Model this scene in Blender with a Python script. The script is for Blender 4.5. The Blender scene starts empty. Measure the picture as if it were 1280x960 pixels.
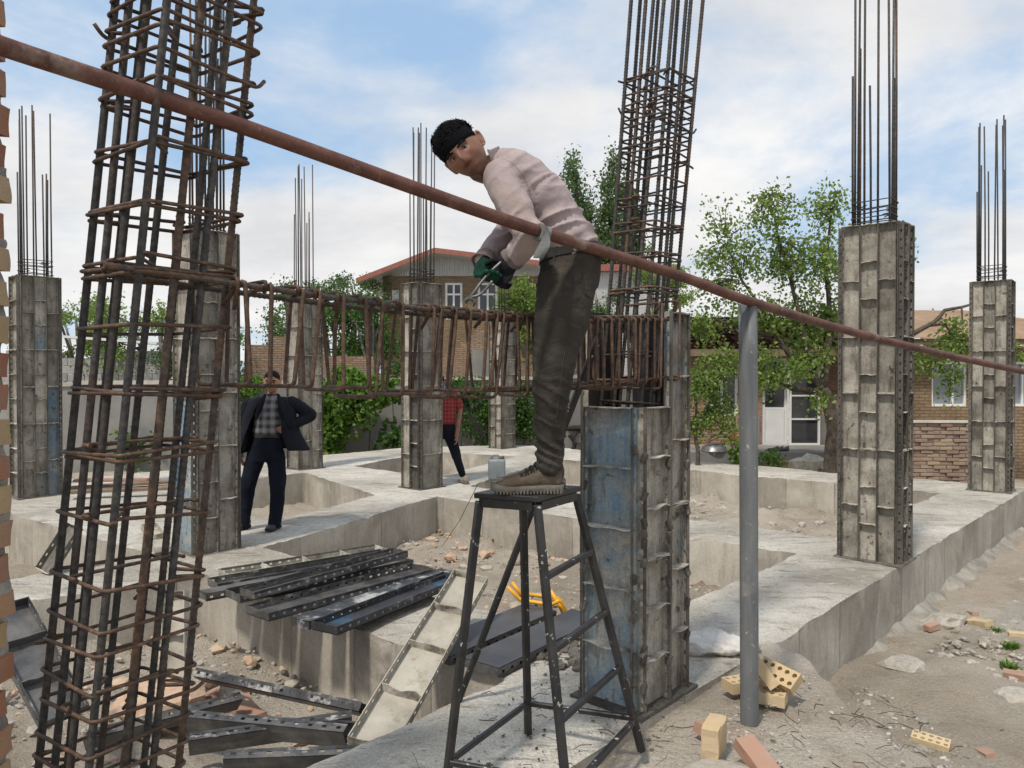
import bpy, bmesh, math, random
import numpy as np
from mathutils import Vector, Matrix, noise
from mathutils.geometry import delaunay_2d_cdt

S = bpy.context.scene
C = S.collection
R = math.radians
random.seed(7)

# ------------------------------------------------------------------ camera, sky, sun, exposure
CAM_Z, FPX, PITCH = 1.65, 960.0, math.atan(12 / 960)
cd = bpy.data.cameras.new('camera'); cam = bpy.data.objects.new('camera', cd); C.objects.link(cam)
cd.sensor_width = 36; cd.lens = 27; cd.clip_start = 0.05; cd.clip_end = 3000
cam.location = (0, 0, CAM_Z); cam.rotation_euler = (R(90) - PITCH, 0, 0)
S.camera = cam
S.view_settings.view_transform = 'Standard'; S.view_settings.look = 'None'
S.view_settings.gamma = 1; S.view_settings.use_curve_mapping = False
S.view_settings.exposure = 0.18
SUN_FROM = Vector((-0.44, -0.72, 1.35)).normalized()
SUN_EL = math.asin(SUN_FROM.z); SUN_AZ = math.atan2(SUN_FROM.x, SUN_FROM.y)
sl = bpy.data.lights.new('sun', 'SUN'); sl.energy = 2.8; sl.angle = R(5); sl.color = (1, 0.93, 0.82)
so = bpy.data.objects.new('sun', sl); C.objects.link(so); so.location = (-8, -8, 20)
so.rotation_euler = SUN_FROM.to_track_quat('Z', 'Y').to_euler()

W = bpy.data.worlds.new('World'); S.world = W; W.use_nodes = True
def build_sky():
    nt = W.node_tree; N = nt.nodes; L = nt.links; N.clear()
    def n(t, **k):
        o = N.new(t)
        for a, b in k.items(): setattr(o, a, b)
        return o
    out = n('ShaderNodeOutputWorld'); bg = n('ShaderNodeBackground'); bg.inputs[1].default_value = 0.1
    sky = n('ShaderNodeTexSky', sky_type='NISHITA', sun_disc=False)
    sky.sun_elevation = SUN_EL; sky.sun_rotation = SUN_AZ
    sky.air_density = 1.0; sky.dust_density = 0.6; sky.ozone_density = 1.6
    tc = n('ShaderNodeTexCoord'); sp = n('ShaderNodeSeparateXYZ'); L.new(tc.outputs['Generated'], sp.inputs[0])
    def math_(op, a, b=None, c=None):
        m = n('ShaderNodeMath', operation=op)
        for i, v in enumerate((a, b, c)):
            if v is None: continue
            if isinstance(v, (int, float)): m.inputs[i].default_value = v
            else: L.new(v, m.inputs[i])
        return m.outputs[0]
    zc = math_('ADD', math_('MAXIMUM', sp.outputs[2], 0.0), 0.22)
    cx = math_('DIVIDE', sp.outputs[0], zc); cy = math_('DIVIDE', sp.outputs[1], zc)
    cv = n('ShaderNodeCombineXYZ'); L.new(cx, cv.inputs[0]); L.new(cy, cv.inputs[1]); cv.inputs[2].default_value = 3.7
    def noise_(scale, det, rough, dist, off):
        a = n('ShaderNodeVectorMath', operation='ADD'); L.new(cv.outputs[0], a.inputs[0]); a.inputs[1].default_value = off
        t = n('ShaderNodeTexNoise'); t.inputs['Scale'].default_value = scale; t.inputs['Detail'].default_value = det
        t.inputs['Roughness'].default_value = rough; t.inputs['Distortion'].default_value = dist
        L.new(a.outputs[0], t.inputs['Vector']); return t.outputs['Fac']
    big = noise_(0.75, 9, 0.56, 0.45, SKY_OFF)
    fine = noise_(2.6, 8, 0.6, 0.3, (5.1, 2.2, 0))
    # more cover low down, broken higher up
    cover = math_('MULTIPLY_ADD', sp.outputs[2], -0.20, 0.145)
    m0 = math_('ADD', math_('MULTIPLY_ADD', fine, 0.30, big), cover)
    mr = n('ShaderNodeMapRange', interpolation_type='SMOOTHSTEP'); L.new(m0, mr.inputs[0])
    mr.inputs[1].default_value = 0.53; mr.inputs[2].default_value = 0.80
    # grey undersides inside the clouds
    shade = noise_(1.7, 7, 0.6, 0.2, (1.3, 7.7, 0))
    cr = n('ShaderNodeMapRange'); L.new(shade, cr.inputs[0]); cr.inputs[1].default_value = 0.35; cr.inputs[2].default_value = 0.68
    cc = n('ShaderNodeMix', data_type='RGBA'); L.new(cr.outputs[0], cc.inputs[0])
    cc.inputs[6].default_value = (6.6, 6.65, 6.8, 1); cc.inputs[7].default_value = (8.7, 8.6, 8.5, 1)
    # lift the clear sky to the pale milky blue of the photo
    lift = n('ShaderNodeMix', data_type='RGBA'); lift.inputs[0].default_value = 0.75
    L.new(sky.outputs[0], lift.inputs[6]); lift.inputs[7].default_value = (3.9, 5.8, 8.2, 1)
    mx = n('ShaderNodeMix', data_type='RGBA'); L.new(mr.outputs[0], mx.inputs[0])
    L.new(lift.outputs[2], mx.inputs[6]); L.new(cc.outputs[2], mx.inputs[7])
    L.new(mx.outputs[2], bg.inputs[0]); L.new(bg.outputs[0], out.inputs[0])
SKY_OFF = (2.3, 0.4, 0.0)
build_sky()

# ------------------------------------------------------------------ pixel -> place
_cp, _sp = math.cos(PITCH), math.sin(PITCH)
def ray(px, py):
    u = (px - 640) / FPX; v = (480 - py) / FPX
    d = Vector((u, _cp + v * _sp, v * _cp - _sp))
    return d / d.y
def at(px, py, y):            # the point on that sight line at depth y
    return Vector((0, 0, CAM_Z)) + ray(px, py) * y
def gnd(px, py, z=0.0):       # where that sight line meets the level z
    d = ray(px, py); return Vector((0, 0, CAM_Z)) + d * ((z - CAM_Z) / d.z)

A = Vector((0.667, 0.745, 0)); B = Vector((-0.745, 0.667, 0))   # the two directions of the footing grid
GRID_ROT = math.atan2(-B.y, -B.x)
ZG = -0.56

# ------------------------------------------------------------------ object helpers
def wmat(o):
    m = o.matrix_parent_inverse @ o.matrix_basis
    return wmat(o.parent) @ m if o.parent else o.matrix_basis.copy()
def link(o, parent=None, keep=True):
    C.objects.link(o)
    if parent:
        o.parent = parent
        if keep: o.matrix_parent_inverse = wmat(parent).inverted()
    return o
def smooth(me, ang=None):
    me.polygons.foreach_set('use_smooth', [True] * len(me.polygons))
    if ang is not None:
        try: me.set_sharp_from_angle(angle=R(ang))
        except Exception: pass
def to_mesh(bm, name, mats, sm=None):
    me = bpy.data.meshes.new(name); bm.normal_update(); bm.to_mesh(me); bm.free()
    for m in (mats if isinstance(mats, (list, tuple)) else [mats]): me.materials.append(m)
    if sm is not None: smooth(me, sm)
    return me
def obj(name, bm, mats, parent=None, sm=None, keep=True):
    me = bm if isinstance(bm, bpy.types.Mesh) else to_mesh(bm, name, mats, sm)
    o = bpy.data.objects.new(name, me)
    return link(o, parent, keep)
def tag(o, label, cat, group=None):
    o['label'] = label; o['category'] = cat
    if group: o['group'] = group
    return o
def thing(name, label, cat, loc=(0, 0, 0), rz=0, group=None):
    o = bpy.data.objects.new(name, None); o.empty_display_size = 0.1
    o.location = loc; o.rotation_euler = (0, 0, rz); C.objects.link(o)
    return tag(o, label, cat, group)
def struct(o): o['kind'] = 'structure'; return o
def stuff(o): o['kind'] = 'stuff'; return o
def frame(z, n):              # matrix with local z along z and local -y along n
    z = z.normalized(); y = -(n - z * n.dot(z)).normalized(); x = y.cross(z)
    return Matrix((x, y, z)).transposed().to_4x4()

# ------------------------------------------------------------------ mesh helpers
def box(bm, c, s, m=None, mi=0):
    c = Vector(c); vs = []
    for dx in (-.5, .5):
        for dy in (-.5, .5):
            for dz in (-.5, .5):
                p = c + Vector((dx * s[0], dy * s[1], dz * s[2]))
                vs.append(bm.verts.new(m @ p if m else p))
    fs = []
    for f in ((0, 1, 3, 2), (4, 6, 7, 5), (0, 4, 5, 1), (2, 3, 7, 6), (0, 2, 6, 4), (1, 5, 7, 3)):
        g = bm.faces.new([vs[i] for i in f]); g.material_index = mi; fs.append(g)
    return vs
def bevel_all(bm, w, seg=1):
    bmesh.ops.bevel(bm, geom=list(bm.edges), offset=w, segments=seg, affect='EDGES', profile=0.5)
def tube(bm, pts, r, n=6, cap=True, mi=0):
    pts = [Vector(p) for p in pts]; k = len(pts)
    rs = r if isinstance(r, (list, tuple)) else [r] * k
    t0 = (pts[1] - pts[0]).normalized()
    up = Vector((0, 0, 1)) if abs(t0.z) < .9 else Vector((1, 0, 0))
    u = t0.cross(up).normalized(); rings = []
    for i, p in enumerate(pts):
        a = pts[max(i - 1, 0)]; b = pts[min(i + 1, k - 1)]
        t = (b - a).normalized()
        u = (u - t * u.dot(t)); u = u.normalized() if u.length > 1e-6 else t.orthogonal().normalized()
        v = t.cross(u)
        rings.append([bm.verts.new(p + (u * math.cos(q * 2 * math.pi / n) + v * math.sin(q * 2 * math.pi / n)) * rs[i]) for q in range(n)])
    for i in range(k - 1):
        for q in range(n):
            f = bm.faces.new((rings[i][q], rings[i][(q + 1) % n], rings[i + 1][(q + 1) % n], rings[i + 1][q])); f.smooth = True; f.material_index = mi
    if cap:
        bm.faces.new(rings[0][::-1]).material_index = mi; bm.faces.new(rings[-1]).material_index = mi
    return rings
def ribbed(bm, pts, r, pitch=0.017, n=8, amp=0.17):
    # deformed steel bar: two long ribs and slanting cross ribs, as rings of uneven radius
    pts = [Vector(p) for p in pts]; out = []
    for i in range(len(pts) - 1):
        d = pts[i + 1] - pts[i]; m = max(1, int(d.length / (pitch / 3)))
        for q in range(m): out.append(pts[i] + d * (q / m))
    out.append(pts[-1])
    t0 = (out[1] - out[0]).normalized(); u = t0.orthogonal().normalized(); prev = None
    for i, p in enumerate(out):
        t = (out[min(i + 1, len(out) - 1)] - out[max(i - 1, 0)]).normalized()
        u = (u - t * u.dot(t)).normalized(); v = t.cross(u); ring = []
        for q in range(n):
            ph = q * 2 * math.pi / n
            rr = r * (1 + (amp if (i + (q % (n // 2))) % 3 == 0 else -amp * .3))
            if q % (n // 2) == 0: rr = r * 1.07
            ring.append(bm.verts.new(p + (u * math.cos(ph) + v * math.sin(ph)) * rr))
        if prev:
            for q in range(n):
                bm.faces.new((prev[q], prev[(q + 1) % n], ring[(q + 1) % n], ring[q])).smooth = True
        else: bm.faces.new(ring[::-1])
        prev = ring
    bm.faces.new(prev)
def fillet(pts, rad, seg=3, closed=False):
    pts = [Vector(p) for p in pts]; n = len(pts); out = []
    for i, p in enumerate(pts):
        if not closed and i in (0, n - 1): out.append(p); continue
        a = pts[i - 1] - p; b = pts[(i + 1) % n] - p
        d = min(rad, a.length * .45, b.length * .45)
        p0 = p + a.normalized() * d; p1 = p + b.normalized() * d
        for q in range(seg + 1):
            t = q / seg; out.append(p0 * (1 - t) ** 2 + p * 2 * t * (1 - t) + p1 * t * t)
    return out
def loft(bm, rings, cap=True, n=16, power=2.0):
    # rings: (centre, half-axis vector 1, half-axis vector 2)
    rv = []
    for c, a, b in rings:
        r = []
        for q in range(n):
            t = q * 2 * math.pi / n; x, y = math.cos(t), math.sin(t)
            x = math.copysign(abs(x) ** (2 / power), x); y = math.copysign(abs(y) ** (2 / power), y)
            r.append(bm.verts.new(Vector(c) + Vector(a) * x + Vector(b) * y))
        rv.append(r)
    for i in range(len(rv) - 1):
        for q in range(n):
            bm.faces.new((rv[i][q], rv[i][(q + 1) % n], rv[i + 1][(q + 1) % n], rv[i + 1][q]))
    if cap: bm.faces.new(rv[0][::-1]); bm.faces.new(rv[-1])
    return rv
def limb(bm, pts, rs, n=14, flat=None, sub=4):
    # tapered limb through joints, rounded at both ends, Catmull-Rom between the joints
    P = [Vector(p) for p in pts]; out = []; rr = []
    for i in range(len(P) - 1):
        p0 = P[max(i - 1, 0)]; p1 = P[i]; p2 = P[i + 1]; p3 = P[min(i + 2, len(P) - 1)]
        for q in range(sub):
            t = q / sub
            out.append(0.5 * ((2 * p1) + (p2 - p0) * t + (2 * p0 - 5 * p1 + 4 * p2 - p3) * t * t + (3 * p1 - p0 - 3 * p2 + p3) * t ** 3))
            s = t * t * (3 - 2 * t); rr.append(rs[i] * (1 - s) + rs[i + 1] * s)
    out.append(P[-1]); rr.append(rs[-1])
    d0 = (out[0] - out[1]).normalized(); d1 = (out[-1] - out[-2]).normalized()
    pre = [(out[0] + d0 * rr[0] * .75, rr[0] * .55), (out[0] + d0 * rr[0] * .4, rr[0] * .88)]
    post = [(out[-1] + d1 * rr[-1] * .4, rr[-1] * .88), (out[-1] + d1 * rr[-1] * .75, rr[-1] * .55)]
    al = pre + list(zip(out, rr)) + post
    tube(bm, [a for a, _ in al], [b for _, b in al], n)
def ball(bm, c, r, u=12, v=8, m=None):
    s = r if isinstance(r, (tuple, list, Vector)) else (r, r, r)
    M4 = Matrix.Translation(Vector(c)) @ (m if m else Matrix.Identity(4)) @ Matrix.Diagonal((s[0], s[1], s[2], 1))
    return bmesh.ops.create_uvsphere(bm, u_segments=u, v_segments=v, radius=1, matrix=M4)['verts']
def remesh(bm, voxel, it=4, name='body'):
    me = bpy.data.meshes.new('tmp'); bm.to_mesh(me); bm.free()
    o = bpy.data.objects.new('tmp', me); C.objects.link(o)
    md = o.modifiers.new('r', 'REMESH'); md.mode = 'VOXEL'; md.voxel_size = voxel; md.use_smooth_shade = True
    if it:
        ms = o.modifiers.new('s', 'SMOOTH'); ms.factor = 0.5; ms.iterations = it
    dg = bpy.context.evaluated_depsgraph_get(); dg.update()
    r = bpy.data.meshes.new_from_object(o.evaluated_get(dg), depsgraph=dg)
    r.name = name; bpy.data.objects.remove(o); bpy.data.meshes.remove(me)
    return r
def displace(me, fn):
    n = len(me.vertices); co = np.empty(n * 3); no = np.empty(n * 3)
    me.vertices.foreach_get('co', co); me.vertices.foreach_get('normal', no)
    co = co.reshape(-1, 3); no = no.reshape(-1, 3)
    for i in range(n):
        d = fn(Vector(co[i]), Vector(no[i])); co[i] += no[i] * d
    me.vertices.foreach_set('co', co.ravel()); me.update()
def nz(p, s, seed=0.0): return noise.noise(Vector(p) * s + Vector((seed, seed * 1.7, -seed)))
# ------------------------------------------------------------------ materials
class NB:
    def __init__(s, name):
        s.m = bpy.data.materials.new(name); s.m.use_nodes = True
        s.nt = s.m.node_tree; s.N = s.nt.nodes; s.L = s.nt.links; s.N.clear()
        s.out = s.N.new('ShaderNodeOutputMaterial'); s.b = s.N.new('ShaderNodeBsdfPrincipled')
        s.L.new(s.b.outputs[0], s.out.inputs[0])
        tc = s.N.new('ShaderNodeTexCoord'); oi = s.N.new('ShaderNodeObjectInfo'); s.rand = oi.outputs['Random']
        vm = s.N.new('ShaderNodeVectorMath'); vm.operation = 'SCALE'
        cx = s.N.new('ShaderNodeCombineXYZ')
        for i in range(3): s.L.new(oi.outputs['Random'], cx.inputs[i])
        s.L.new(cx.outputs[0], vm.inputs[0]); vm.inputs['Scale'].default_value = 57.0
        ad = s.N.new('ShaderNodeVectorMath'); s.L.new(tc.outputs['Object'], ad.inputs[0]); s.L.new(vm.outputs[0], ad.inputs[1])
        s.vec = ad.outputs[0]; s.uv = tc.outputs['UV']; s.objc = tc.outputs['Object']
    def put(s, inp, v):
        i = s.b.inputs[inp] if isinstance(inp, str) else inp
        if isinstance(v, (int, float)): i.default_value = v
        elif isinstance(v, tuple): i.default_value = v if len(v) == 4 else (*v, 1)
        else: s.L.new(v, i)
    def mapv(s, scale, vec=None, rot=None):
        m = s.N.new('ShaderNodeMapping'); m.inputs['Scale'].default_value = scale
        if rot: m.inputs['Rotation'].default_value = rot
        s.L.new(vec or s.vec, m.inputs[0]); return m.outputs[0]
    def noise(s, scale, det=5, rough=.6, dist=0, vec=None):
        t = s.N.new('ShaderNodeTexNoise'); t.inputs['Scale'].default_value = scale; t.inputs['Detail'].default_value = det
        t.inputs['Roughness'].default_value = rough; t.inputs['Distortion'].default_value = dist
        s.L.new(vec or s.vec, t.inputs['Vector']); return t.outputs['Fac']
    def vor(s, scale, feat='F1', vec=None, out='Distance'):
        t = s.N.new('ShaderNodeTexVoronoi'); t.feature = feat; t.inputs['Scale'].default_value = scale
        s.L.new(vec or s.vec, t.inputs['Vector']); return t.outputs[out]
    def rng(s, f, a, b, c=0., d=1.):
        m = s.N.new('ShaderNodeMapRange'); m.inputs[1].default_value = a; m.inputs[2].default_value = b
        m.inputs[3].default_value = c; m.inputs[4].default_value = d; s.L.new(f, m.inputs[0]); return m.outputs[0]
    def ma(s, op, a, b=0.):
        m = s.N.new('ShaderNodeMath'); m.operation = op
        for i, v in enumerate((a, b)):
            if isinstance(v, (int, float)): m.inputs[i].default_value = v
            else: s.L.new(v, m.inputs[i])
        return m.outputs[0]
    def mix(s, f, a, b, mode='MIX'):
        m = s.N.new('ShaderNodeMix'); m.data_type = 'RGBA'; m.blend_type = mode
        for i, v in ((0, f), (6, a), (7, b)):
            if isinstance(v, (int, float)): m.inputs[i].default_value = v
            elif isinstance(v, tuple): m.inputs[i].default_value = v if len(v) == 4 else (*v, 1)
            else: s.L.new(v, m.inputs[i])
        return m.outputs[2]
    def ramp(s, f, stops):
        r = s.N.new('ShaderNodeValToRGB'); e = r.color_ramp.elements
        while len(e) < len(stops): e.new(0.5)
        for k, (p, c) in enumerate(stops): e[k].position = p; e[k].color = (*c, 1) if len(c) == 3 else c
        s.L.new(f, r.inputs[0]); return r.outputs[0]
    def bump(s, h, st=.4, dist=.01, nrm=None):
        b = s.N.new('ShaderNodeBump'); b.inputs['Strength'].default_value = st; b.inputs['Distance'].default_value = dist
        s.L.new(h, b.inputs['Height'])
        if nrm: s.L.new(nrm, b.inputs['Normal'])
        return b.outputs[0]
    def hsv(s, col, v=None, h=None, sat=None):
        n = s.N.new('ShaderNodeHueSaturation')
        if isinstance(col, tuple): n.inputs['Color'].default_value = (*col, 1)
        else: s.L.new(col, n.inputs['Color'])
        for k, x in (('Value', v), ('Hue', h), ('Saturation', sat)):
            if x is None: continue
            if isinstance(x, (int, float)): n.inputs[k].default_value = x
            else: s.L.new(x, n.inputs[k])
        return n.outputs[0]
    def island(s):
        return s.N.new('ShaderNodeNewGeometry').outputs['Random Per Island']
    def done(s, col, rough=.8, nrm=None, metal=0., spec=None):
        s.put('Base Color', col); s.put('Roughness', rough); s.put('Metallic', metal)
        if nrm: s.put('Normal', nrm)
        if spec is not None: s.b.inputs['Specular IOR Level'].default_value = spec
        return s.m

def simple(name, c1, c2, scale=8, rough=.8, bump=.3, bscale=60, bdist=.004, metal=0., vary=.15, lo=.35, hi=.65, spec=None):
    m = NB(name); f = m.rng(m.noise(scale, 6, .62), lo, hi)
    col = m.mix(f, c1, c2)
    if vary: col = m.hsv(col, v=m.rng(m.rand, 0, 1, 1 - vary, 1 + vary))
    return m.done(col, rough, m.bump(m.noise(bscale, 4, .6), bump, bdist) if bump else None, metal, spec)

def mat_concrete_top():
    m = NB('concrete_top'); big = m.noise(.7, 7, .62, .4); mid = m.noise(4, 8, .68); fine = m.noise(45, 5, .7)
    col = m.ramp(big, [(.30, (.30, .268, .225)), (.45, (.455, .42, .362)), (.62, (.61, .575, .51))])
    col = m.mix(m.rng(mid, .50, .70, 0, .6), col, (.33, .285, .23)); col = m.mix(m.rng(m.noise(9, 7, .7, .5), .56, .68, 0, .6), col, (.60, .58, .535))
    # long trowel drag marks and damp smears
    st = m.noise(1.3, 8, .66, .5, m.mapv((1.8, 8, 1), rot=(0, 0, R(28))))
    col = m.mix(m.rng(st, .555, .66, 0, .75), col, (.20, .182, .16))
    sp = m.noise(16, 3, .5); col = m.mix(m.rng(sp, .62, .70, 0, .6), col, (.24, .22, .20))
    col = m.hsv(col, v=m.rng(m.noise(75, 6, .75), .3, .7, .64, 1.34))
    h = m.ma('ADD', m.ma('MULTIPLY', mid, 1.2), m.ma('ADD', m.ma('MULTIPLY', fine, .35), m.ma('MULTIPLY', st, .8)))
    return m.done(col, .92, m.bump(h, .95, .045), spec=.2)
def mat_concrete_face():
    m = NB('concrete_face'); se = m.N.new('ShaderNodeSeparateXYZ'); m.L.new(m.uv, se.inputs[0]); u, v = se.outputs[0], se.outputs[1]
    pan = m.ma('DIVIDE', u, .74); fl = m.ma('FLOOR', pan)
    wn = m.N.new('ShaderNodeTexWhiteNoise'); wn.noise_dimensions = '1D'; m.L.new(fl, wn.inputs['W'])
    big = m.noise(1.1, 7, .62, .5); stv = m.noise(3, 6, .65, .2, m.mapv((5, 5, .7))); fine = m.noise(60, 4, .7)
    col = m.ramp(big, [(.32, (.26, .235, .198)), (.5, (.37, .338, .288)), (.68, (.49, .455, .395))])
    col = m.hsv(col, v=m.rng(wn.outputs[0], 0, 1, .84, 1.14))
    col = m.mix(m.rng(stv, .55, .72, 0, .55), col, (.21, .195, .175))
    col = m.mix(m.rng(stv, .44, .30, 0, .45), col, (.54, .515, .47))
    fr = m.ma('FRACT', pan); d = m.ma('ABSOLUTE', m.ma('SUBTRACT', fr, .5))
    line = m.rng(d, .488, .497); col = m.mix(m.ma('MULTIPLY', line, m.rng(stv, .4, .6, .2, .8)), col, (.15, .14, .13))
    vo = m.vor(17); pit = m.rng(vo, .05, .11, 1, 0); keep = m.rng(m.noise(5, 3), .52, .58)
    pit = m.ma('MULTIPLY', pit, keep); col = m.mix(m.ma('MULTIPLY', pit, .6), col, (.14, .13, .12))
    col = m.hsv(col, v=m.rng(m.noise(55, 6, .75), .3, .7, .80, 1.18))
    col = m.mix(m.rng(m.noise(2.4, 8, .7, .6), .54, .66, 0, .5), col, (.55, .51, .445))
    h = m.ma('SUBTRACT', m.ma('ADD', m.ma('MULTIPLY', fine, .2), m.ma('MULTIPLY', stv, .6)), m.ma('ADD', m.ma('MULTIPLY', pit, .8), line))
    return m.done(col, .9, m.bump(h, .5, .008), spec=.2)
def mat_soil(name='soil', red=0.0):
    m = NB(name); big = m.noise(.55, 7, .6, .4); mid = m.noise(4.5, 8, .7); fine = m.noise(38, 6, .72)
    col = m.ramp(big, [(.30, (.31, .258, .20)), (.48, (.45, .39, .315)), (.66, (.58, .525, .445))])
    if red: col = m.hsv(col, v=1.22, sat=.95)
    col = m.mix(m.rng(mid, .52, .70, 0, .5), col, (.27, .205, .15))
    col = m.mix(m.rng(m.noise(1.6, 5, .6, .3), .56, .68, 0, .75 if red else .3), col, (.48, .325, .24))
    col = m.mix(m.rng(fine, .60, .72, 0, .55), col, (.50, .46, .40))
    peb = m.vor(70); col = m.mix(m.rng(peb, .12, .2, .35, 0), col, (.45, .42, .37))
    col = m.hsv(col, v=m.rng(m.noise(90, 6, .75), .3, .7, .66, 1.3))
    h = m.ma('ADD', m.ma('MULTIPLY', mid, 1.5), m.ma('MULTIPLY', fine, .8))
    return m.done(col, .97, m.bump(h, 1.0, .05), spec=.1)
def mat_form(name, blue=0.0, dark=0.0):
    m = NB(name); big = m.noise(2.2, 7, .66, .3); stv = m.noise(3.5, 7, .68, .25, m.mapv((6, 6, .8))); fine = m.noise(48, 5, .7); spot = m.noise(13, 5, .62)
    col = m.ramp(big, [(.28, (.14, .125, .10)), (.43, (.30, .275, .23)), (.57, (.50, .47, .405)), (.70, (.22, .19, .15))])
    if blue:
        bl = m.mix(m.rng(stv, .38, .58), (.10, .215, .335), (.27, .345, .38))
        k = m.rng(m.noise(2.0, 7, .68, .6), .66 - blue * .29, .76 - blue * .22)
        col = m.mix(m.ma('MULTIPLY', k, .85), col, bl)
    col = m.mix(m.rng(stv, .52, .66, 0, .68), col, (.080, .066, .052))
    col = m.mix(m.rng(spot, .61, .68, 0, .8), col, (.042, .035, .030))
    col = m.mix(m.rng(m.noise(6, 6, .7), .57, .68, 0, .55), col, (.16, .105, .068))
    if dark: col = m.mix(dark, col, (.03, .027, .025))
    col = m.hsv(col, v=m.rng(m.rand, 0, 1, .52, 1.06)); col = m.hsv(col, v=m.rng(m.noise(70, 6, .75), .3, .7, .74, 1.24))
    h = m.ma('ADD', m.ma('MULTIPLY', spot, 1.0), m.ma('MULTIPLY', fine, .45))
    return m.done(col, m.rng(big, .3, .7, .62, .9), m.bump(h, .6, .008), spec=.3)
def mat_black(name='black_steel', warm=0.0):
    m = NB(name); big = m.noise(2.5, 6, .62, .3); stv = m.noise(2.2, 6, .65, .2, m.mapv((8, 8, .8))); sc = m.noise(26, 5, .7)
    col = m.ramp(big, [(.35, (.028, .028, .030)), (.55, (.062, .061, .062)), (.75, (.14, .135, .13))])
    col = m.mix(m.rng(stv, .55, .70, 0, .6), col, (.17, .155, .14))
    col = m.mix(m.rng(m.noise(5, 6, .7), .60, .72, 0, .7), col, (.095, .05, .03))
    col = m.mix(m.rng(m.noise(3.4, 8, .72, .4), .46, .64, 0, .6), col, (.20, .19, .175))
    col = m.mix(m.rng(sc, .69, .74, 0, .75), col, (.42, .40, .37))
    return m.done(col, m.rng(big, .3, .7, .30, .60), m.bump(sc, .25, .003), spec=.6)
def mat_rebar(name, rust):
    m = NB(name); f = m.noise(5, 6, .65); g = m.noise(45, 4, .7); k = m.noise(1.6, 4, .6)
    dark = m.mix(m.rng(g, .4, .65), (.026, .025, .0245), (.072, .068, .063))
    ru = m.ramp(g, [(.32, (.042, .027, .020)), (.52, (.092, .053, .034)), (.70, (.17, .098, .058))])
    lo = .78 - rust * .62
    col = m.mix(m.rng(m.ma('ADD', m.ma('MULTIPLY', f, .5), m.ma('MULTIPLY', k, .5)), lo - .07, lo + .07), dark, ru)
    col = m.hsv(col, v=m.rng(m.rand, 0, 1, .75, 1.2))
    return m.done(col, .62, m.bump(g, .3, .0015), spec=.4)
def mat_brick(name='brick_fired', stops=None):
    m = NB(name); big = m.noise(9, 6, .65); fine = m.noise(90, 5, .7)
    base = m.ramp(m.rand, stops or [(0, (.46, .33, .19)), (.3, (.52, .39, .23)), (.55, (.42, .21, .13)), (.8, (.36, .15, .10)), (1, (.53, .40, .25))])
    col = m.mix(m.rng(big, .45, .72, 0, .5), base, (.36, .32, .27))
    col = m.mix(m.rng(fine, .60, .72, 0, .5), col, (.17, .11, .08))
    return m.done(col, .95, m.bump(m.ma('ADD', big, m.ma('MULTIPLY', fine, .5)), .7, .006), spec=.15)
def mat_brickwall(name, c1, c2, mortar, sw=.22, sh=.068):
    m = NB(name)
    t = m.N.new('ShaderNodeTexBrick'); m.L.new(m.uv, t.inputs['Vector']); t.inputs['Scale'].default_value = 1
    t.inputs['Brick Width'].default_value = sw; t.inputs['Row Height'].default_value = sh; t.inputs['Mortar Size'].default_value = .013
    t.inputs['Mortar Smooth'].default_value = .3
    t.inputs['Color1'].default_value = (*c1, 1); t.inputs['Color2'].default_value = (*c2, 1); t.inputs['Mortar'].default_value = (*mortar, 1)
    col = m.mix(m.rng(m.noise(1.3, 7, .65), .42, .7, 0, .5), t.outputs['Color'], (c1[0] * .55, c1[1] * .5, c1[2] * .45))
    col = m.hsv(col, v=m.rng(m.noise(14, 4, .7), .3, .7, .75, 1.25))
    h = m.ma('SUBTRACT', m.ma('MULTIPLY', m.noise(40), .3), t.outputs['Fac'])
    return m.done(col, .95, m.bump(h, .8, .012), spec=.1)
def mat_leaf(name, c1, c2, c3):
    m = NB(name); r = m.island()
    col = m.ramp(r, [(0, c1), (.5, c2), (1, c3)])
    tr = m.N.new('ShaderNodeBsdfTranslucent'); m.L.new(m.hsv(col, v=1.5, sat=1.1), tr.inputs[0])
    mx = m.N.new('ShaderNodeMixShader'); mx.inputs[0].default_value = .38
    m.done(col, .5, spec=.35)
    m.L.new(m.b.outputs[0], mx.inputs[1]); m.L.new(tr.outputs[0], mx.inputs[2]); m.L.new(mx.outputs[0], m.out.inputs[0])
    return m.m
def mat_cloth(name, c1, c2, dirt=None, rough=.9, wr=.5, wscale=9, bd=.012):
    m = NB(name); f = m.noise(5, 6, .65); w = m.noise(wscale, 5, .6, 1.2, m.mapv((1.0, 1.0, 1.8)))
    weave = m.noise(420, 2, .5)
    col = m.mix(m.rng(f, .35, .65), c1, c2)
    if dirt: col = m.mix(m.rng(m.noise(3.2, 7, .7, .4), .50, .68, 0, .75), col, dirt)
    h = m.ma('ADD', w, m.ma('MULTIPLY', weave, .03))
    return m.done(col, rough, m.bump(h, wr, bd), spec=.12)

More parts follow.
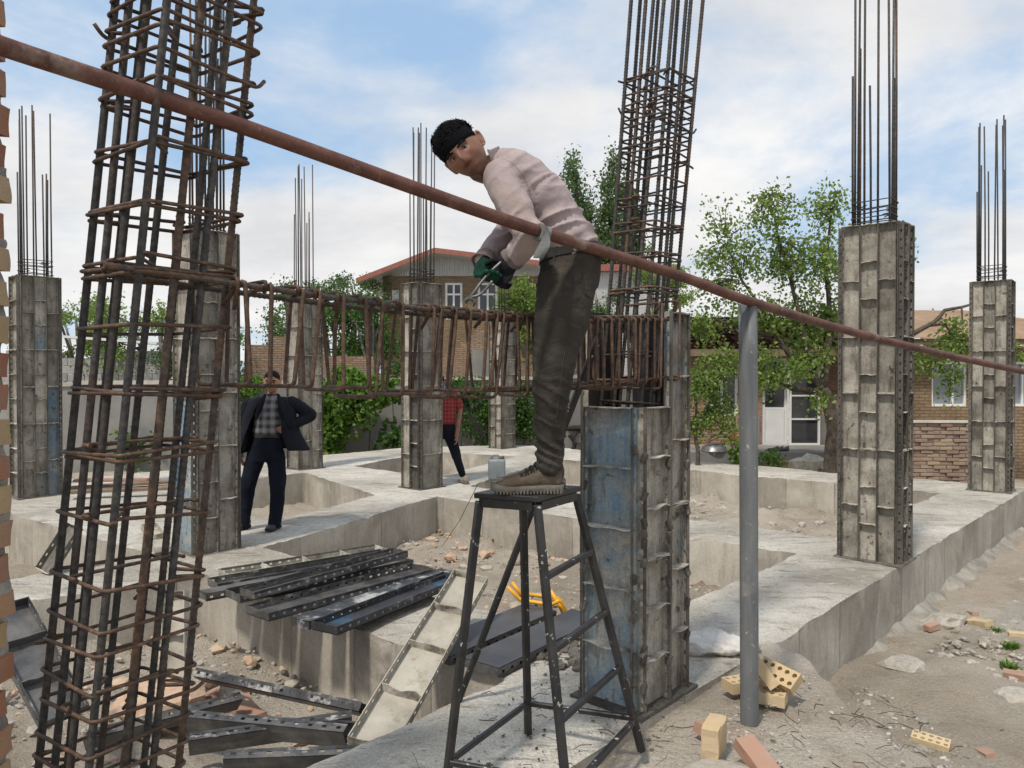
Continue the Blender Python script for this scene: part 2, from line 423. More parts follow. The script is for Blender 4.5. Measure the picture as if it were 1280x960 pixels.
MT = {}
def setup_mats():
    M = MT
    M['ctop'] = mat_concrete_top(); M['cface'] = mat_concrete_face()
    M['soil'] = mat_soil(); M['mound'] = mat_soil('soil_reddish', 1)
    M['form'] = mat_form('formwork_crust'); M['formb'] = mat_form('formwork_blue', 1.0); M['formb2'] = mat_form('formwork_part_blue', .45)
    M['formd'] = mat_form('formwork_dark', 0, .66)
    M['black'] = mat_black(); M['inner'] = simple('oiled_steel', (.012, .012, .013), (.05, .047, .045), 4, .55, .2)
    M['bar'] = mat_rebar('rebar_dark', .30); M['bar2'] = mat_rebar('rebar_mixed', .47); M['tie'] = mat_rebar('rebar_rusty', .68)
    M['pipe'] = None
    m = NB('rusty_pipe'); f = m.noise(7, 6, .65, .3, m.mapv((1, 1, 1))); g = m.noise(70, 4, .7)
    c = m.ramp(f, [(.3, (.055, .024, .018)), (.5, (.11, .046, .034)), (.7, (.17, .08, .056))]); c = m.mix(m.rng(g, .58, .70, 0, .6), c, (.26, .16, .115)); c = m.mix(m.rng(m.noise(3, 6, .7), .58, .68, 0, .6), c, (.30, .25, .21))
    M['pipe'] = m.done(c, .6, m.bump(g, .25, .002), spec=.35)
    m = NB('grey_plastic_pipe'); f = m.noise(3, 6, .6, .2, m.mapv((6, 6, .8))); g = m.noise(38, 4, .6)
    c = m.mix(m.rng(f, .35, .7), (.105, .113, .12), (.185, .19, .195)); c = m.mix(m.rng(g, .64, .70, 0, .7), c, (.40, .385, .36)); c = m.mix(m.rng(m.noise(4, 7, .7, .3), .55, .68, 0, .5), c, (.30, .275, .24))
    M['pvc'] = m.done(c, .5, m.bump(f, .1, .002), spec=.4)
    M['brick'] = mat_brick(); M['mortar'] = simple('mortar', (.27, .25, .225), (.40, .375, .34), 20, .95, .9, 60, .01)
    M['brick_yel'] = mat_brick('brick_yellow', [(0, (.55, .42, .25)), (.5, (.60, .47, .29)), (1, (.52, .38, .22))])
    M['brick_red'] = mat_brick('brick_red', [(0, (.36, .205, .145)), (.5, (.42, .26, .19)), (1, (.31, .17, .125))])
    M['brick_wall'] = mat_brick('brick_wall', [(0, (.27, .185, .14)), (.25, (.34, .245, .18)), (.5, (.24, .155, .12)), (.72, (.36, .285, .20)), (.88, (.21, .155, .13)), (1, (.50, .39, .24))])
    M['stone'] = simple('rubble', (.36, .32, .27), (.52, .48, .42), 4, .95, .8, 30, .01)
    M['stone_br'] = simple('brick_rubble', (.44, .27, .18), (.52, .40, .29), 5, .95, .8, 30, .01)
    M['yellow'] = simple('yellow_paint', (.72, .36, .015), (.62, .28, .012), 6, .45, .1, 50, .002)
    M['stool'] = None
    m = NB('black_painted_steel'); f = m.noise(30, 5, .65); g = m.noise(9, 5, .6)
    c = m.mix(m.rng(g, .4, .7), (.012, .012, .013), (.035, .033, .032)); c = m.mix(m.rng(f, .635, .675, 0, .85), c, (.5, .48, .45)); c = m.mix(m.rng(m.noise(14, 5, .7), .66, .73, 0, .6), c, (.11, .055, .03))
    M['stool'] = m.done(c, .42, m.bump(f, .2, .002), spec=.45)
    M['sack'] = simple('sack_cloth', (.46, .435, .40), (.62, .595, .56), 10, .95, .9, 30, .02)
    M['plaster'] = simple('wall_plaster', (.185, .18, .17), (.275, .265, .25), 1.1, .93, .5, 16, .012)
    M['wallcap'] = simple('wall_cap', (.42, .38, .32), (.56, .51, .44), 3, .93, .6, 30, .01)
    M['block'] = simple('cement_block', (.30, .29, .28), (.40, .385, .37), 5, .95, .6, 60, .006)
    M['white'] = simple('white_paint', (.72, .72, .71), (.80, .80, .79), 4, .5, .08, 40, .002)
    M['glass'] = simple('dark_glass', (.02, .022, .025), (.05, .055, .06), 1.5, .08, 0, spec=.6)
    M['glass_lit'] = simple('pale_glass', (.16, .18, .20), (.26, .29, .32), 1.5, .1, 0, spec=.6)
    M['redroof'] = simple('red_roof_edge', (.25, .085, .058), (.32, .12, .085), 6, .5, .1)
    m = NB('corrugated_white'); w = m.N.new('ShaderNodeTexWave'); w.inputs['Scale'].default_value = 3.2; m.L.new(m.uv, w.inputs[0])
    M['corr'] = m.done(m.mix(m.rng(m.noise(2), .4, .7), (.48, .48, .48), (.58, .58, .57)), .5, m.bump(w.outputs['Fac'], .9, .04))
    M['brick_house'] = mat_brickwall('house_brick_yellow', (.31, .22, .125), (.22, .15, .085), (.15, .135, .115))
    M['brick_ruin'] = mat_brickwall('ruin_brick', (.40, .28, .19), (.30, .20, .135), (.17, .15, .13))
    M['brick_rhouse'] = mat_brickwall('house_brick_red', (.33, .165, .105), (.40, .22, .14), (.33, .30, .27))
    M['brick_rhouse2'] = mat_brickwall('house_brick_tan', (.29, .195, .115), (.34, .24, .145), (.18, .15, .12))
    m = NB('clay_tiles'); f = m.noise(3, 6, .65); c = m.ramp(m.rand, [(0, (.25, .105, .065)), (.5, (.32, .15, .095)), (1, (.22, .115, .08))])
    M['tile'] = m.done(m.mix(m.rng(f, .45, .7, 0, .6), c, (.20, .15, .12)), .9, m.bump(f, .4, .01))
    M['mudroof'] = simple('mud_roof', (.25, .155, .095), (.34, .235, .15), 2, .95, .6, 20, .03)
    M['wood'] = simple('weathered_wood', (.13, .09, .06), (.22, .16, .11), 6, .85, .5, 40, .005)
    M['bark'] = simple('bark', (.055, .042, .033), (.12, .095, .075), 9, .95, .9, 24, .02)
    M['bark2'] = simple('bark_grey', (.13, .12, .105), (.22, .20, .18), 7, .95, .8, 24, .02)
    M['leaf'] = mat_leaf('leaf_spring', (.09, .15, .03), (.15, .22, .05), (.25, .33, .09))
    M['leaf2'] = mat_leaf('leaf_poplar', (.055, .10, .035), (.085, .14, .05), (.13, .19, .075))
    M['leaf3'] = mat_leaf('leaf_dark', (.035, .085, .018), (.06, .13, .025), (.10, .19, .035))
    M['leaf4'] = mat_leaf('leaf_vine', (.06, .13, .022), (.11, .20, .035), (.19, .29, .06))
    M['flower'] = mat_leaf('flower_pink', (.55, .03, .06), (.68, .06, .10), (.75, .13, .16))
    M['jerry'] = simple('grey_jerrycan', (.16, .18, .19), (.23, .25, .26), 5, .45, .1)
    M['red'] = simple('red_lamp', (.5, .02, .03), (.6, .03, .04), 3, .25, 0)
    M['tyre'] = simple('tyre_rubber', (.012, .012, .012), (.025, .025, .025), 9, .85, .3)
    M['chrome'] = simple('chrome', (.5, .5, .5), (.62, .62, .62), 9, .25, 0, metal=.9)
    # people
    m = NB('skin'); f = m.noise(22, 5, .6); at_ = m.N.new('ShaderNodeAttribute'); at_.attribute_name = 'tone'; at_.attribute_type = 'GEOMETRY'
    c = m.mix(m.rng(f, .35, .65), (.215, .105, .066), (.285, .145, .094)); c = m.mix(at_.outputs['Color'], c, c)
    mm = m.N.new('ShaderNodeMix'); mm.data_type = 'RGBA'; mm.blend_type = 'MULTIPLY'; mm.inputs[0].default_value = 1
    m.L.new(c, mm.inputs[6]); m.L.new(at_.outputs['Color'], mm.inputs[7])
    m.b.inputs['Subsurface Weight'].default_value = .08; m.b.inputs['Subsurface Radius'].default_value = (.012, .005, .003)
    M['skin'] = m.done(mm.outputs[2], .5, m.bump(m.noise(160, 3), .12, .001), spec=.4)
    M['hair'] = simple('black_hair', (.004, .004, .005), (.011, .010, .010), 40, .7, .5, 200, .004, spec=.15)
    M['scarf'] = mat_cloth('black_headband', (.010, .011, .014), (.02, .021, .026), None, .9, .4, 22, .006)
    M['shirt'] = mat_cloth('dusty_mauve_shirt', (.34, .28, .28), (.42, .35, .345), (.28, .215, .175), .92, .4, 11, .014)
    M['trouser'] = mat_cloth('charcoal_trousers', (.036, .033, .029), (.056, .051, .044), (.115, .10, .08), .92, .6, 9, .02)
    M['boot'] = mat_cloth('dusty_suede', (.085, .064, .046), (.125, .097, .072), (.19, .165, .135), .95, .6, 25, .006)
    M['sole'] = simple('dusty_sole', (.10, .09, .075), (.18, .16, .135), 18, .95, .6, 60, .004)
    M['lace'] = simple('black_lace', (.01, .01, .01), (.025, .024, .022), 9, .9, .2)
    M['gloveg'] = mat_cloth('green_glove', (.010, .05, .032), (.016, .07, .044), (.014, .017, .017), .75, .4, 25, .004)
    M['gloveb'] = mat_cloth('black_glove', (.010, .011, .016), (.022, .023, .03), None, .85, .4, 25, .004)
    M['suit'] = mat_cloth('dark_suit', (.011, .0125, .018), (.017, .019, .025), None, .9, .4, 12, .014)
    M['suitt'] = mat_cloth('navy_trousers', (.008, .010, .018), (.013, .016, .026), None, .9, .4, 10, .014)
    m = NB('plaid_shirt'); se = m.N.new('ShaderNodeSeparateXYZ'); m.L.new(m.objc, se.inputs[0])
    def stripe(v, per, w):
        fr = m.ma('FRACT', m.ma('MULTIPLY', v, 1 / per)); return m.ma('LESS_THAN', m.ma('ABSOLUTE', m.ma('SUBTRACT', fr, .5)), w)
    a1 = stripe(se.outputs[0], .085, .2); a2 = stripe(se.outputs[2], .085, .2); t1 = stripe(se.outputs[0], .0425, .08); t2 = stripe(se.outputs[2], .0425, .08)
    k = m.ma('ADD', m.ma('MULTIPLY', m.ma('ADD', a1, a2), .3), m.ma('MULTIPLY', m.ma('ADD', t1, t2), .2))
    M['plaid'] = m.done(m.mix(k, (.045, .045, .052), (.42, .41, .42)), .9, m.bump(m.noise(14), .5, .012))
    m = NB('red_plaid'); se = m.N.new('ShaderNodeSeparateXYZ'); m.L.new(m.objc, se.inputs[0])
    a1 = stripe(se.outputs[0], .05, .16); a2 = stripe(se.outputs[2], .06, .14)
    M['redshirt'] = m.done(m.mix(m.ma('MULTIPLY', m.ma('ADD', a1, a2), .35), (.20, .018, .022), (.40, .10, .085)), .9, m.bump(m.noise(12), .5, .014))
    M['blackj'] = mat_cloth('black_jeans', (.009, .010, .015), (.016, .018, .024), None, .9, .4, 10, .014)
    M['bluescarf'] = simple('blue_scarf', (.02, .05, .22), (.5, .52, .6), 30, .9, .3, lo=.5, hi=.54)
    M['shoe'] = simple('dusty_black_shoe', (.03, .03, .032), (.09, .088, .085), 8, .6, .3)
    M['shoe2'] = simple('tan_shoe', (.26, .20, .15), (.34, .27, .21), 8, .85, .3)
    M['ragc'] = mat_cloth('grey_rag', (.13, .14, .14), (.20, .205, .20), (.26, .24, .21), .95, .7, 40, .006)
    M['eye'] = simple('eyeball', (.30, .27, .25), (.36, .33, .30), 5, .2, 0, vary=0)
    M['iris'] = simple('iris', (.012, .008, .006), (.02, .012, .008), 5, .15, 0, vary=0)
    M['steel'] = simple('worn_steel', (.10, .10, .10), (.24, .24, .235), 12, .4, .2, metal=.7)
    m = NB('rib_crust'); b = m.noise(9, 7, .68); c = m.ramp(b, [(.36, (.16, .14, .115)), (.5, (.40, .37, .32)), (.62, (.58, .55, .49))]); M['rib'] = m.done(c, .9, m.bump(b, .5, .008), spec=.2)
    M['cskirt'] = simple('cement_skirt', (.20, .185, .16), (.36, .335, .29), 5, .93, .8, 14, .02)
setup_mats()
# ------------------------------------------------------------------ the setting: ground, concrete footing grid, soil heap
def V2(p): return Vector((p[0], p[1]))
PITS = [
    [(-0.03, 4.15), (-2.62, 1.25), (-4.6, 2.6), (-4.9, 4.75), (-3.62, 5.58), (-2.53, 6.34)],                      # near pit
    [(0.52, 4.76), (-2.39, 7.33), (-1.02, 10.42), (2.62, 7.04)],                                                 # middle pit
    [(3.26, 7.74), (-0.62, 11.35), (0.82, 15.18), (6.02, 10.75)],                                                # right pit
    [(-2.66, 8.72), (-5.0, 11.1), (-3.5, 13.0), (-1.88, 10.55)],                                                 # left pit
    [(-3.4, 7.1), (-4.09, 6.24), (-5.7, 4.6), (-9.2, 7.2), (-6.4, 9.5)],                                         # far left pit
    [(-1.25, 12.3), (-2.85, 13.9), (-1.75, 16.4), (0.1, 15.6)],
]
OUTER = [(-3.1, -0.42), (1.525, 4.63), (7.55, 11.22), (3.75, 14.45), (0.5, 17.9), (-2.2, 17.6), (-4.4, 15.2), (-7.3, 11.7), (-10.6, 8.2), (-7.0, 3.2), (-5.6, 1.4)]
def subdiv(poly, st):
    out = []
    for i, p in enumerate(poly):
        a, b = V2(p), V2(poly[(i + 1) % len(poly)]); n = max(1, int((b - a).length / st))
        nrm = Vector((-(b - a).y, (b - a).x)).normalized()
        for q in range(n):
            c = a.lerp(b, q / n)
            if q: c = c + nrm * (nz((c.x, c.y, 0), 2.2, 3) * .014 + nz((c.x, c.y, 0), 11, 5) * .012)
            out.append(c)
    return out
def inside(p, poly):
    r = False; j = len(poly) - 1
    for i in range(len(poly)):
        a, b = poly[i], poly[j]
        if (a[1] > p[1]) != (b[1] > p[1]) and p[0] < (b[0] - a[0]) * (p[1] - a[1]) / (b[1] - a[1]) + a[0]: r = not r
        j = i
    return r
def dist_poly(p, poly):
    d = 1e9
    for i in range(len(poly)):
        a, b = V2(poly[i]), V2(poly[(i + 1) % len(poly)]); ab = b - a
        t = max(0, min(1, (p - a).dot(ab) / ab.length_squared)); d = min(d, (p - a - ab * t).length)
    return d
def build_footing():
    loops = [subdiv(OUTER, .08)] + [subdiv(p, .08) for p in PITS]
    pts = []; edges = []; nb = 0
    for lp in loops:
        s = len(pts); pts += lp
        edges += [(s + i, s + (i + 1) % len(lp)) for i in range(len(lp))]
    nb = len(pts)
    x = -10.5
    while x < 8:
        y = -0.4; st = .17
        while y < 18:
            p = Vector((x + random.uniform(-.05, .05), y + random.uniform(-.05, .05)))
            if inside(p, OUTER) and not any(inside(p, q) for q in PITS) and min(dist_poly(p, q) for q in [OUTER] + PITS) > .06: pts.append(p)
            y += st
        x += .17
    vs, _, fs, _, _, _ = delaunay_2d_cdt(pts, edges, [], 0, 1e-6)
    root = struct(bpy.data.objects.new('concrete_footing', None)); C.objects.link(root); root.location = (0, 0, ZG)
    bm = bmesh.new()
    allp = [OUTER] + PITS
    def top(p, edge):
        z = nz((p.x, p.y, 0), .8, 1) * .014 + nz((p.x, p.y, 0), 4, 2) * .006
        if edge: z -= .005 + abs(nz((p.x, p.y, 0), 6, 8)) * .022 + max(0, nz((p.x, p.y, 0), 3.1, 17) - .3) * .07
        return Vector((p.x, p.y, z))
    bv = []
    for i, p in enumerate(vs):
        q = Vector((p[0], p[1])); bv.append(bm.verts.new(top(q, i < nb)))
    for f in fs:
        c = (V2(vs[f[0]]) + V2(vs[f[1]]) + V2(vs[f[2]])) / 3
        if inside(c, OUTER) and not any(inside(c, q) for q in PITS): bm.faces.new([bv[i] for i in f])
    bmesh.ops.recalc_face_normals(bm, faces=bm.faces)
    loose = [v for v in bm.verts if not v.link_faces]; bmesh.ops.delete(bm, geom=loose, context='VERTS')
    for f in bm.faces:
        if f.normal.z < 0: f.normal_flip()
        f.smooth = True
    obj('footing_top', bm, MT['ctop'], root)
    for k, lp in enumerate(loops):
        bm = bmesh.new(); uvl = bm.loops.layers.uv.new('UVMap'); L = 0; n = len(lp); prev = None; first = None
        cols = []
        for i in range(n + 1):
            p = lp[i % n]; q = lp[(i - 1) % n]
            if i: L += (p - q).length
            t = top(p, True); hs = [t]
            for z in (-.02, -.14, -.3, -.46, -.75):
                j = nz((p.x, p.y, z), 2.0, 4) * .01
                hs.append(Vector((p.x + j * .5, p.y + j, min(z, t.z - .005))))
            cols.append((L, [bm.verts.new(h) for h in hs]))
        for i in range(n):
            for q in range(5):
                f = bm.faces.new((cols[i][1][q], cols[i][1][q + 1], cols[i + 1][1][q + 1], cols[i + 1][1][q])); f.smooth = True
                for lo, (cc, rr) in zip(f.loops, ((i, q), (i, q + 1), (i + 1, q + 1), (i + 1, q))):
                    lo[uvl].uv = (cols[cc][0], cols[cc][1][rr].co.z)
        obj('footing_face', bm, MT['cface'], root)
build_footing()

def build_ground():
    def axis(lo, hi, a, b, st, far):
        c = list(np.arange(a, b + 1e-6, st)); d = st
        x = b
        while x < hi: d *= 1.35; x += d; c.append(x)
        x = a; d = st
        while x > lo: d *= 1.35; x -= d; c.insert(0, x)
        return c
    xs = axis(-900, 900, -7, 8.5, .11, 0); ys = axis(-60, 1600, 1.2, 17, .11, 0)
    bm = bmesh.new(); g = []
    for y in ys:
        row = []
        for x in xs:
            near = 1 / (1 + (max(abs(x) - 9, 0) + max(y - 18, 0)) * .05)
            z = ZG + .015 + (nz((x, y, 0), .5, 1) * .05 + nz((x, y, 0), 2.3, 2) * .045 + nz((x, y, 0), 5, 3) * .035) * near
            for p in PITS[:2] + PITS[2:4]:
                if -5 < x < 7 and inside((x, y), p):
                    z += .03 + max(0, nz((x, y, 0), 1.1, 6)) * .22 + abs(nz((x, y, 0), 5, 9)) * .07; break
            row.append(bm.verts.new((x, y, z)))
        g.append(row)
    for j in range(len(ys) - 1):
        for i in range(len(xs) - 1):
            bm.faces.new((g[j][i], g[j][i + 1], g[j + 1][i + 1], g[j + 1][i])).smooth = True
    struct(obj('ground', bm, MT['soil']))
build_ground()

def build_mound():
    # the heap of reddish soil and spilt cement round the foot of the near column
    bm = bmesh.new(); g = []; nx, ny = 90, 84
    for j in range(ny + 1):
        row = []
        for i in range(nx + 1):
            x = -.2 + 2.75 * i / nx; y = 2.0 + 2.95 * j / ny
            # inside amount: right border, far border beside the footing face
            wob = nz((x, y, 0), 1.6, 3) * .16 + nz((x, y, 0), 6, 4) * .05
            dr = (2.02 + wob) - x - .10 * (y - 3.6)
            of = (Vector((x, y, 0)) - Vector((1.525, 4.63, 0))).dot(-B)      # >0 outside the footing face
            al = (Vector((x, y, 0)) - Vector((1.525, 4.63, 0))).dot(A)
            df = .42 + wob * .7 - al if of > -.03 else .9
            d = min(dr, df); t = max(0, min(1, (d + .04) / .34)); t = t * t * (3 - 2 * t)
            z = ZG - .05 + (0.60) * t
            z += t * (nz((x, y, 0), 1.3, 1) * .022 + nz((x, y, 0), 5, 2) * .012 + nz((x, y, 0), 16, 5) * .006)
            # thin out towards the clean concrete on the left and behind the column
            lx = (x - (.72 + nz((x, y, 0), 2.2, 7) * .12)) - max(0, y - 3.55) * .5
            z -= max(0, min(1, .30 - lx)) * .14 if lx < .30 else 0
            row.append(bm.verts.new((x, y, z)))
        g.append(row)
    for j in range(ny):
        for i in range(nx): bm.faces.new((g[j][i], g[j][i + 1], g[j + 1][i + 1], g[j + 1][i])).smooth = True
    struct(obj('soil_mound', bm, MT['mound']))
build_mound()

def build_skirt():
    # rough cement spill along the outer foot of the footing
    bm = bmesh.new(); o = Vector((1.525, 4.63, 0)); n = 110; g = []
    for i in range(n + 1):
        s = .75 + 7.6 * i / n; w = .06 + .20 * min(1, max(0, s - 1.2) / 3) + nz((s, 0, 0), 1.1) * .16 + nz((s, 3, 0), 3.7) * .07; w = max(w, .05)
        h = .05 + .11 * min(1, max(0, s - 1) / 3) + nz((s, 1, 0), 1.7) * .05
        row = []
        for q in range(7):
            t = q / 6; p = o + A * (s + nz((s, t, 0), 4) * .04) - B * (-.02 + w * t)
            z = ZG + h * (1 - t) ** 1.3 + (nz(p, 5, 2) * .03 + nz(p, 15, 4) * .015) * (1 if 0 < q else 0) - (.05 if q == 6 else 0)
            row.append(bm.verts.new((p.x, p.y, z)))
        g.append(row)
    for i in range(n):
        for q in range(6): bm.faces.new((g[i][q], g[i][q + 1], g[i + 1][q + 1], g[i + 1][q])).smooth = True
    struct(obj('cement_skirt', bm, MT['cskirt']))
build_skirt()

def rock_mesh(seed, mat):
    bm = bmesh.new(); bmesh.ops.create_icosphere(bm, subdivisions=2, radius=1)
    for v in bm.verts:
        k = 1 + nz(v.co, 1.1, seed) * .5 + nz(v.co, 2.6, seed + 3) * .22
        v.co = Vector((v.co.x * 1.25, v.co.y * .95, v.co.z * .62)) * k
    return to_mesh(bm, 'rock', mat)
def rubble(name, label, polys, count, smin, smax, mat, zbase, seed, jitter=.04):
    rnd = random.Random(seed); V = []; F = []
    ico = bmesh.new(); bmesh.ops.create_icosphere(ico, subdivisions=1, radius=1); ico.verts.ensure_lookup_table()
    base = [v.co.copy() for v in ico.verts]; faces = [[v.index for v in f.verts] for f in ico.faces]; ico.free()
    for k in range(count):
        poly = rnd.choice(polys)
        xs = [p[0] for p in poly]; ys = [p[1] for p in poly]
        for _ in range(30):
            p = (rnd.uniform(min(xs), max(xs)), rnd.uniform(min(ys), max(ys)))
            if inside(p, poly): break
        s = smin + (smax - smin) * rnd.random() ** 3; ax = Vector((rnd.uniform(.7, 1.5), rnd.uniform(.6, 1.1), rnd.uniform(.35, .8))) * s
        rot = Matrix.Rotation(rnd.uniform(0, 6.3), 3, 'Z') @ Matrix.Rotation(rnd.uniform(-.5, .5), 3, 'X'); o = len(V); sd = rnd.uniform(0, 50)
        z = zbase(p) if callable(zbase) else zbase
        for b in base:
            q = rot @ Vector((b.x * ax.x, b.y * ax.y, b.z * ax.z)) * (1 + nz(b, 1.4, sd) * .5)
            V.append((p[0] + q.x, p[1] + q.y, z + ax.z * .35 + q.z))
        F += [[i + o for i in f] for f in faces]
    me = bpy.data.meshes.new(name); me.from_pydata(V, [], F); me.materials.append(mat)
    o = bpy.data.objects.new(name, me); C.objects.link(o); stuff(o); tag(o, label, 'rubble'); return o
gz = lambda p: ZG + .05
rubble('rubble', 'grey stone and mortar rubble on the floor of the pits', PITS[:3], 900, .012, .085, MT['stone'], lambda p: ZG + .06 + max(0, nz((p[0], p[1], 0), 1.1, 6)) * .2, 11)
rubble('gravel', 'fine pale gravel and dirt crumbs covering the pit floors', PITS[:3], 5200, .005, .028, MT['stone'], lambda p: ZG + .055 + max(0, nz((p[0], p[1], 0), 1.1, 6)) * .21, 19)
rubble('gravel', 'fine brick crumbs mixed into the pit floors', PITS[:3], 1500, .006, .03, MT['stone_br'], lambda p: ZG + .055 + max(0, nz((p[0], p[1], 0), 1.1, 6)) * .21, 20)
rubble('clods', 'brown soil lumps lying in the pits', PITS[:2], 500, .02, .09, MT['soil'], lambda p: ZG + .04 + max(0, nz((p[0], p[1], 0), 1.1, 6)) * .2, 21)
rubble('rubble', 'broken orange brick rubble along the right-hand pit', [[(1.9, 9.35), (3.6, 7.75), (4.3, 8.5), (2.6, 10.1)], PITS[1], PITS[0]], 620, .015, .085, MT['stone_br'], lambda p: ZG + .07 + max(0, nz((p[0], p[1], 0), 1.1, 6)) * .2, 12)
OUTB = [(2.1, 4.9), (9.5, 12.2), (11, 11), (4.6, 3.0), (2.2, 3.2)]
rubble('gravel', 'loose grey gravel and stones beside the outer footing face', [OUTB], 6500, .004, .04, MT['stone'], ZG + .01, 13)
rubble('clods', 'dry brown earth clods scattered over the lower ground', [OUTB], 2200, .008, .06, MT['soil'], ZG + .0, 18)
rubble('gravel', 'crushed grey cement bits at the corner below the footing', [[(1.95, 4.9), (2.6, 5.5), (2.7, 4.1), (2.25, 3.4), (2.05, 3.6)]], 380, .006, .035, MT['cskirt'], ZG + .03, 14)
rubble('gravel', 'small pebbles scattered on the reddish soil heap', [[(.75, 2.4), (1.0, 3.7), (1.4, 4.3), (1.95, 3.9), (1.95, 2.6)]], 420, .003, .014, MT['stone'], .012, 15)
rubble('gravel', 'splinters of old mortar near the stool on the concrete', [[(-.4, 3.1), (0.1, 4.2), (.9, 5.0), (.7, 3.4)]], 260, .003, .012, MT['formd'], .002, 16)
rubble('gravel', 'dark scrap chips beside the blue formwork panel', [[(.12, 4.45), (.42, 4.75), (.62, 4.5), (.35, 4.2)]], 130, .012, .05, MT['formd'], .0, 17)

def twigs(name, label, poly, count, z, mat, seed, l0=.03, l1=.14):
    rnd = random.Random(seed); bm = bmesh.new(); xs = [p[0] for p in poly]; ys = [p[1] for p in poly]; n = 0
    while n < count:
        p = (rnd.uniform(min(xs), max(xs)), rnd.uniform(min(ys), max(ys)))
        if not inside(p, poly): continue
        n += 1; a = rnd.uniform(0, 6.3); l = rnd.uniform(l0, l1); d = Vector((math.cos(a), math.sin(a), 0)); q = Vector((p[0], p[1], z + .004)); s = Vector((-d.y, d.x, 0)) * rnd.uniform(-.02, .02)
        tube(bm, [q, q + d * l * .5 + s + Vector((0, 0, rnd.uniform(0, .012))), q + d * l], rnd.uniform(.001, .0028), 4, False)
    o = obj(name, bm, mat); stuff(o); tag(o, label, 'debris')
twigs('debris', 'dark wire offcuts and twigs strewn on the reddish soil heap', [(.75, 2.4), (1.0, 3.7), (1.4, 4.3), (1.95, 3.9), (1.95, 2.6)], 90, .018, MT['bark'], 31)
twigs('debris', 'thin wire offcuts lying on the concrete round the stool', [(-.5, 3.0), (.1, 4.3), (.9, 5.0), (.8, 3.2), (.2, 2.7)], 60, .008, MT['bar2'], 32)
twigs('debris', 'dry twigs and wire bits over the lower ground', OUTB, 160, ZG + .03, MT['bark'], 33, .04, .2)
# ------------------------------------------------------------------ walls, houses
def slab(bm, p0, p1, thick, z0, z1, uv=True):
    # upright wall from plan point p0 to p1, front face on the line
    a, b = Vector((*p0, 0)), Vector((*p1, 0)); d = (b - a); L = d.length; d.normalize(); nrm = Vector((d.y, -d.x, 0))
    vs = []
    for q in (0, 1):
        for p in (a, b):
            for z in (z0, z1): vs.append(bm.verts.new(p - nrm * thick * q + Vector((0, 0, z))))
    uvl = bm.loops.layers.uv.verify()
    for f, uvs in (((0, 2, 3, 1), ((0, z0), (L, z0), (L, z1), (0, z1))), ((4, 5, 7, 6), ((0, z0), (0, z1), (L, z1), (L, z0))),
                   ((1, 3, 7, 5), ((0, 0), (L, 0), (L, thick), (0, thick))), ((0, 1, 5, 4), ((0, z0), (0, z1), (thick, z1), (thick, z0))),
                   ((2, 6, 7, 3), ((0, z0), (thick, z0), (thick, z1), (0, z1))), ((0, 4, 6, 2), ((0, 0), (0, thick), (L, thick), (L, 0)))):
        g = bm.faces.new([vs[i] for i in f])
        for lo, u in zip(g.loops, uvs): lo[uvl].uv = u
def wall_with_holes(p0, p1, thick, z0, z1, holes, mat, name, parent):
    # holes: (u0, u1, z0, z1) along the wall; the wall is laid as blocks round them
    bm = bmesh.new(); a, b = Vector(p0), Vector(p1); d = (b - a); L = d.length; d.normalize()
    us = sorted({0, L, *[h[0] for h in holes], *[h[1] for h in holes]}); 
    for i in range(len(us) - 1):
        um = (us[i] + us[i + 1]) / 2; zs = [z0]
        for h in sorted([h for h in holes if h[0] < um < h[1]], key=lambda h: h[2]): zs += [h[2], h[3]]
        zs.append(z1)
        for k in range(0, len(zs), 2):
            if zs[k + 1] - zs[k] > .01:
                q0 = a + d * us[i]; q1 = a + d * us[i + 1]; n0 = len(bm.faces)
                slab(bm, q0, q1, thick, zs[k], zs[k + 1]); uvl = bm.loops.layers.uv.verify(); bm.faces.ensure_lookup_table()
                for f in bm.faces[n0:]:
                    for lo in f.loops: lo[uvl].uv.x += us[i]
    bmesh.ops.remove_doubles(bm, verts=bm.verts, dist=.0005)
    return obj(name, bm, mat, parent)
def window(parent, p0, p1, z0, z1, inset, bars, glass, fw=.06):
    # framed window set into a hole between plan points p0 and p1
    a, b = Vector((*p0, 0)), Vector((*p1, 0)); d = (b - a); L = d.length; d.normalize(); nrm = Vector((d.y, -d.x, 0))
    M4 = Matrix.Translation(a - nrm * inset) @ Matrix((d, -nrm, Vector((0, 0, 1)))).transposed().to_4x4()
    bm = bmesh.new()
    box(bm, (fw / 2, 0, (z0 + z1) / 2), (fw, .07, z1 - z0), M4); box(bm, (L - fw / 2, 0, (z0 + z1) / 2), (fw, .07, z1 - z0), M4)
    box(bm, (L / 2, 0, z0 + fw / 2), (L - 2 * fw, .068, fw), M4); box(bm, (L / 2, 0, z1 - fw / 2), (L - 2 * fw, .068, fw), M4)
    for k, t in bars:
        if k == 'v': box(bm, (L * t, 0, (z0 + z1) / 2), (fw * .8, .064, z1 - z0 - 2 * fw), M4)
        else: box(bm, (L / 2, 0, z0 + (z1 - z0) * t), (L - 2 * fw, .06, fw * .8), M4)
    w = obj('window', bm, MT['white'], parent)
    bm = bmesh.new(); box(bm, (L / 2, .02, (z0 + z1) / 2), (L - fw, .012, z1 - z0 - fw), M4); obj('pane', bm, glass, w)
    return w

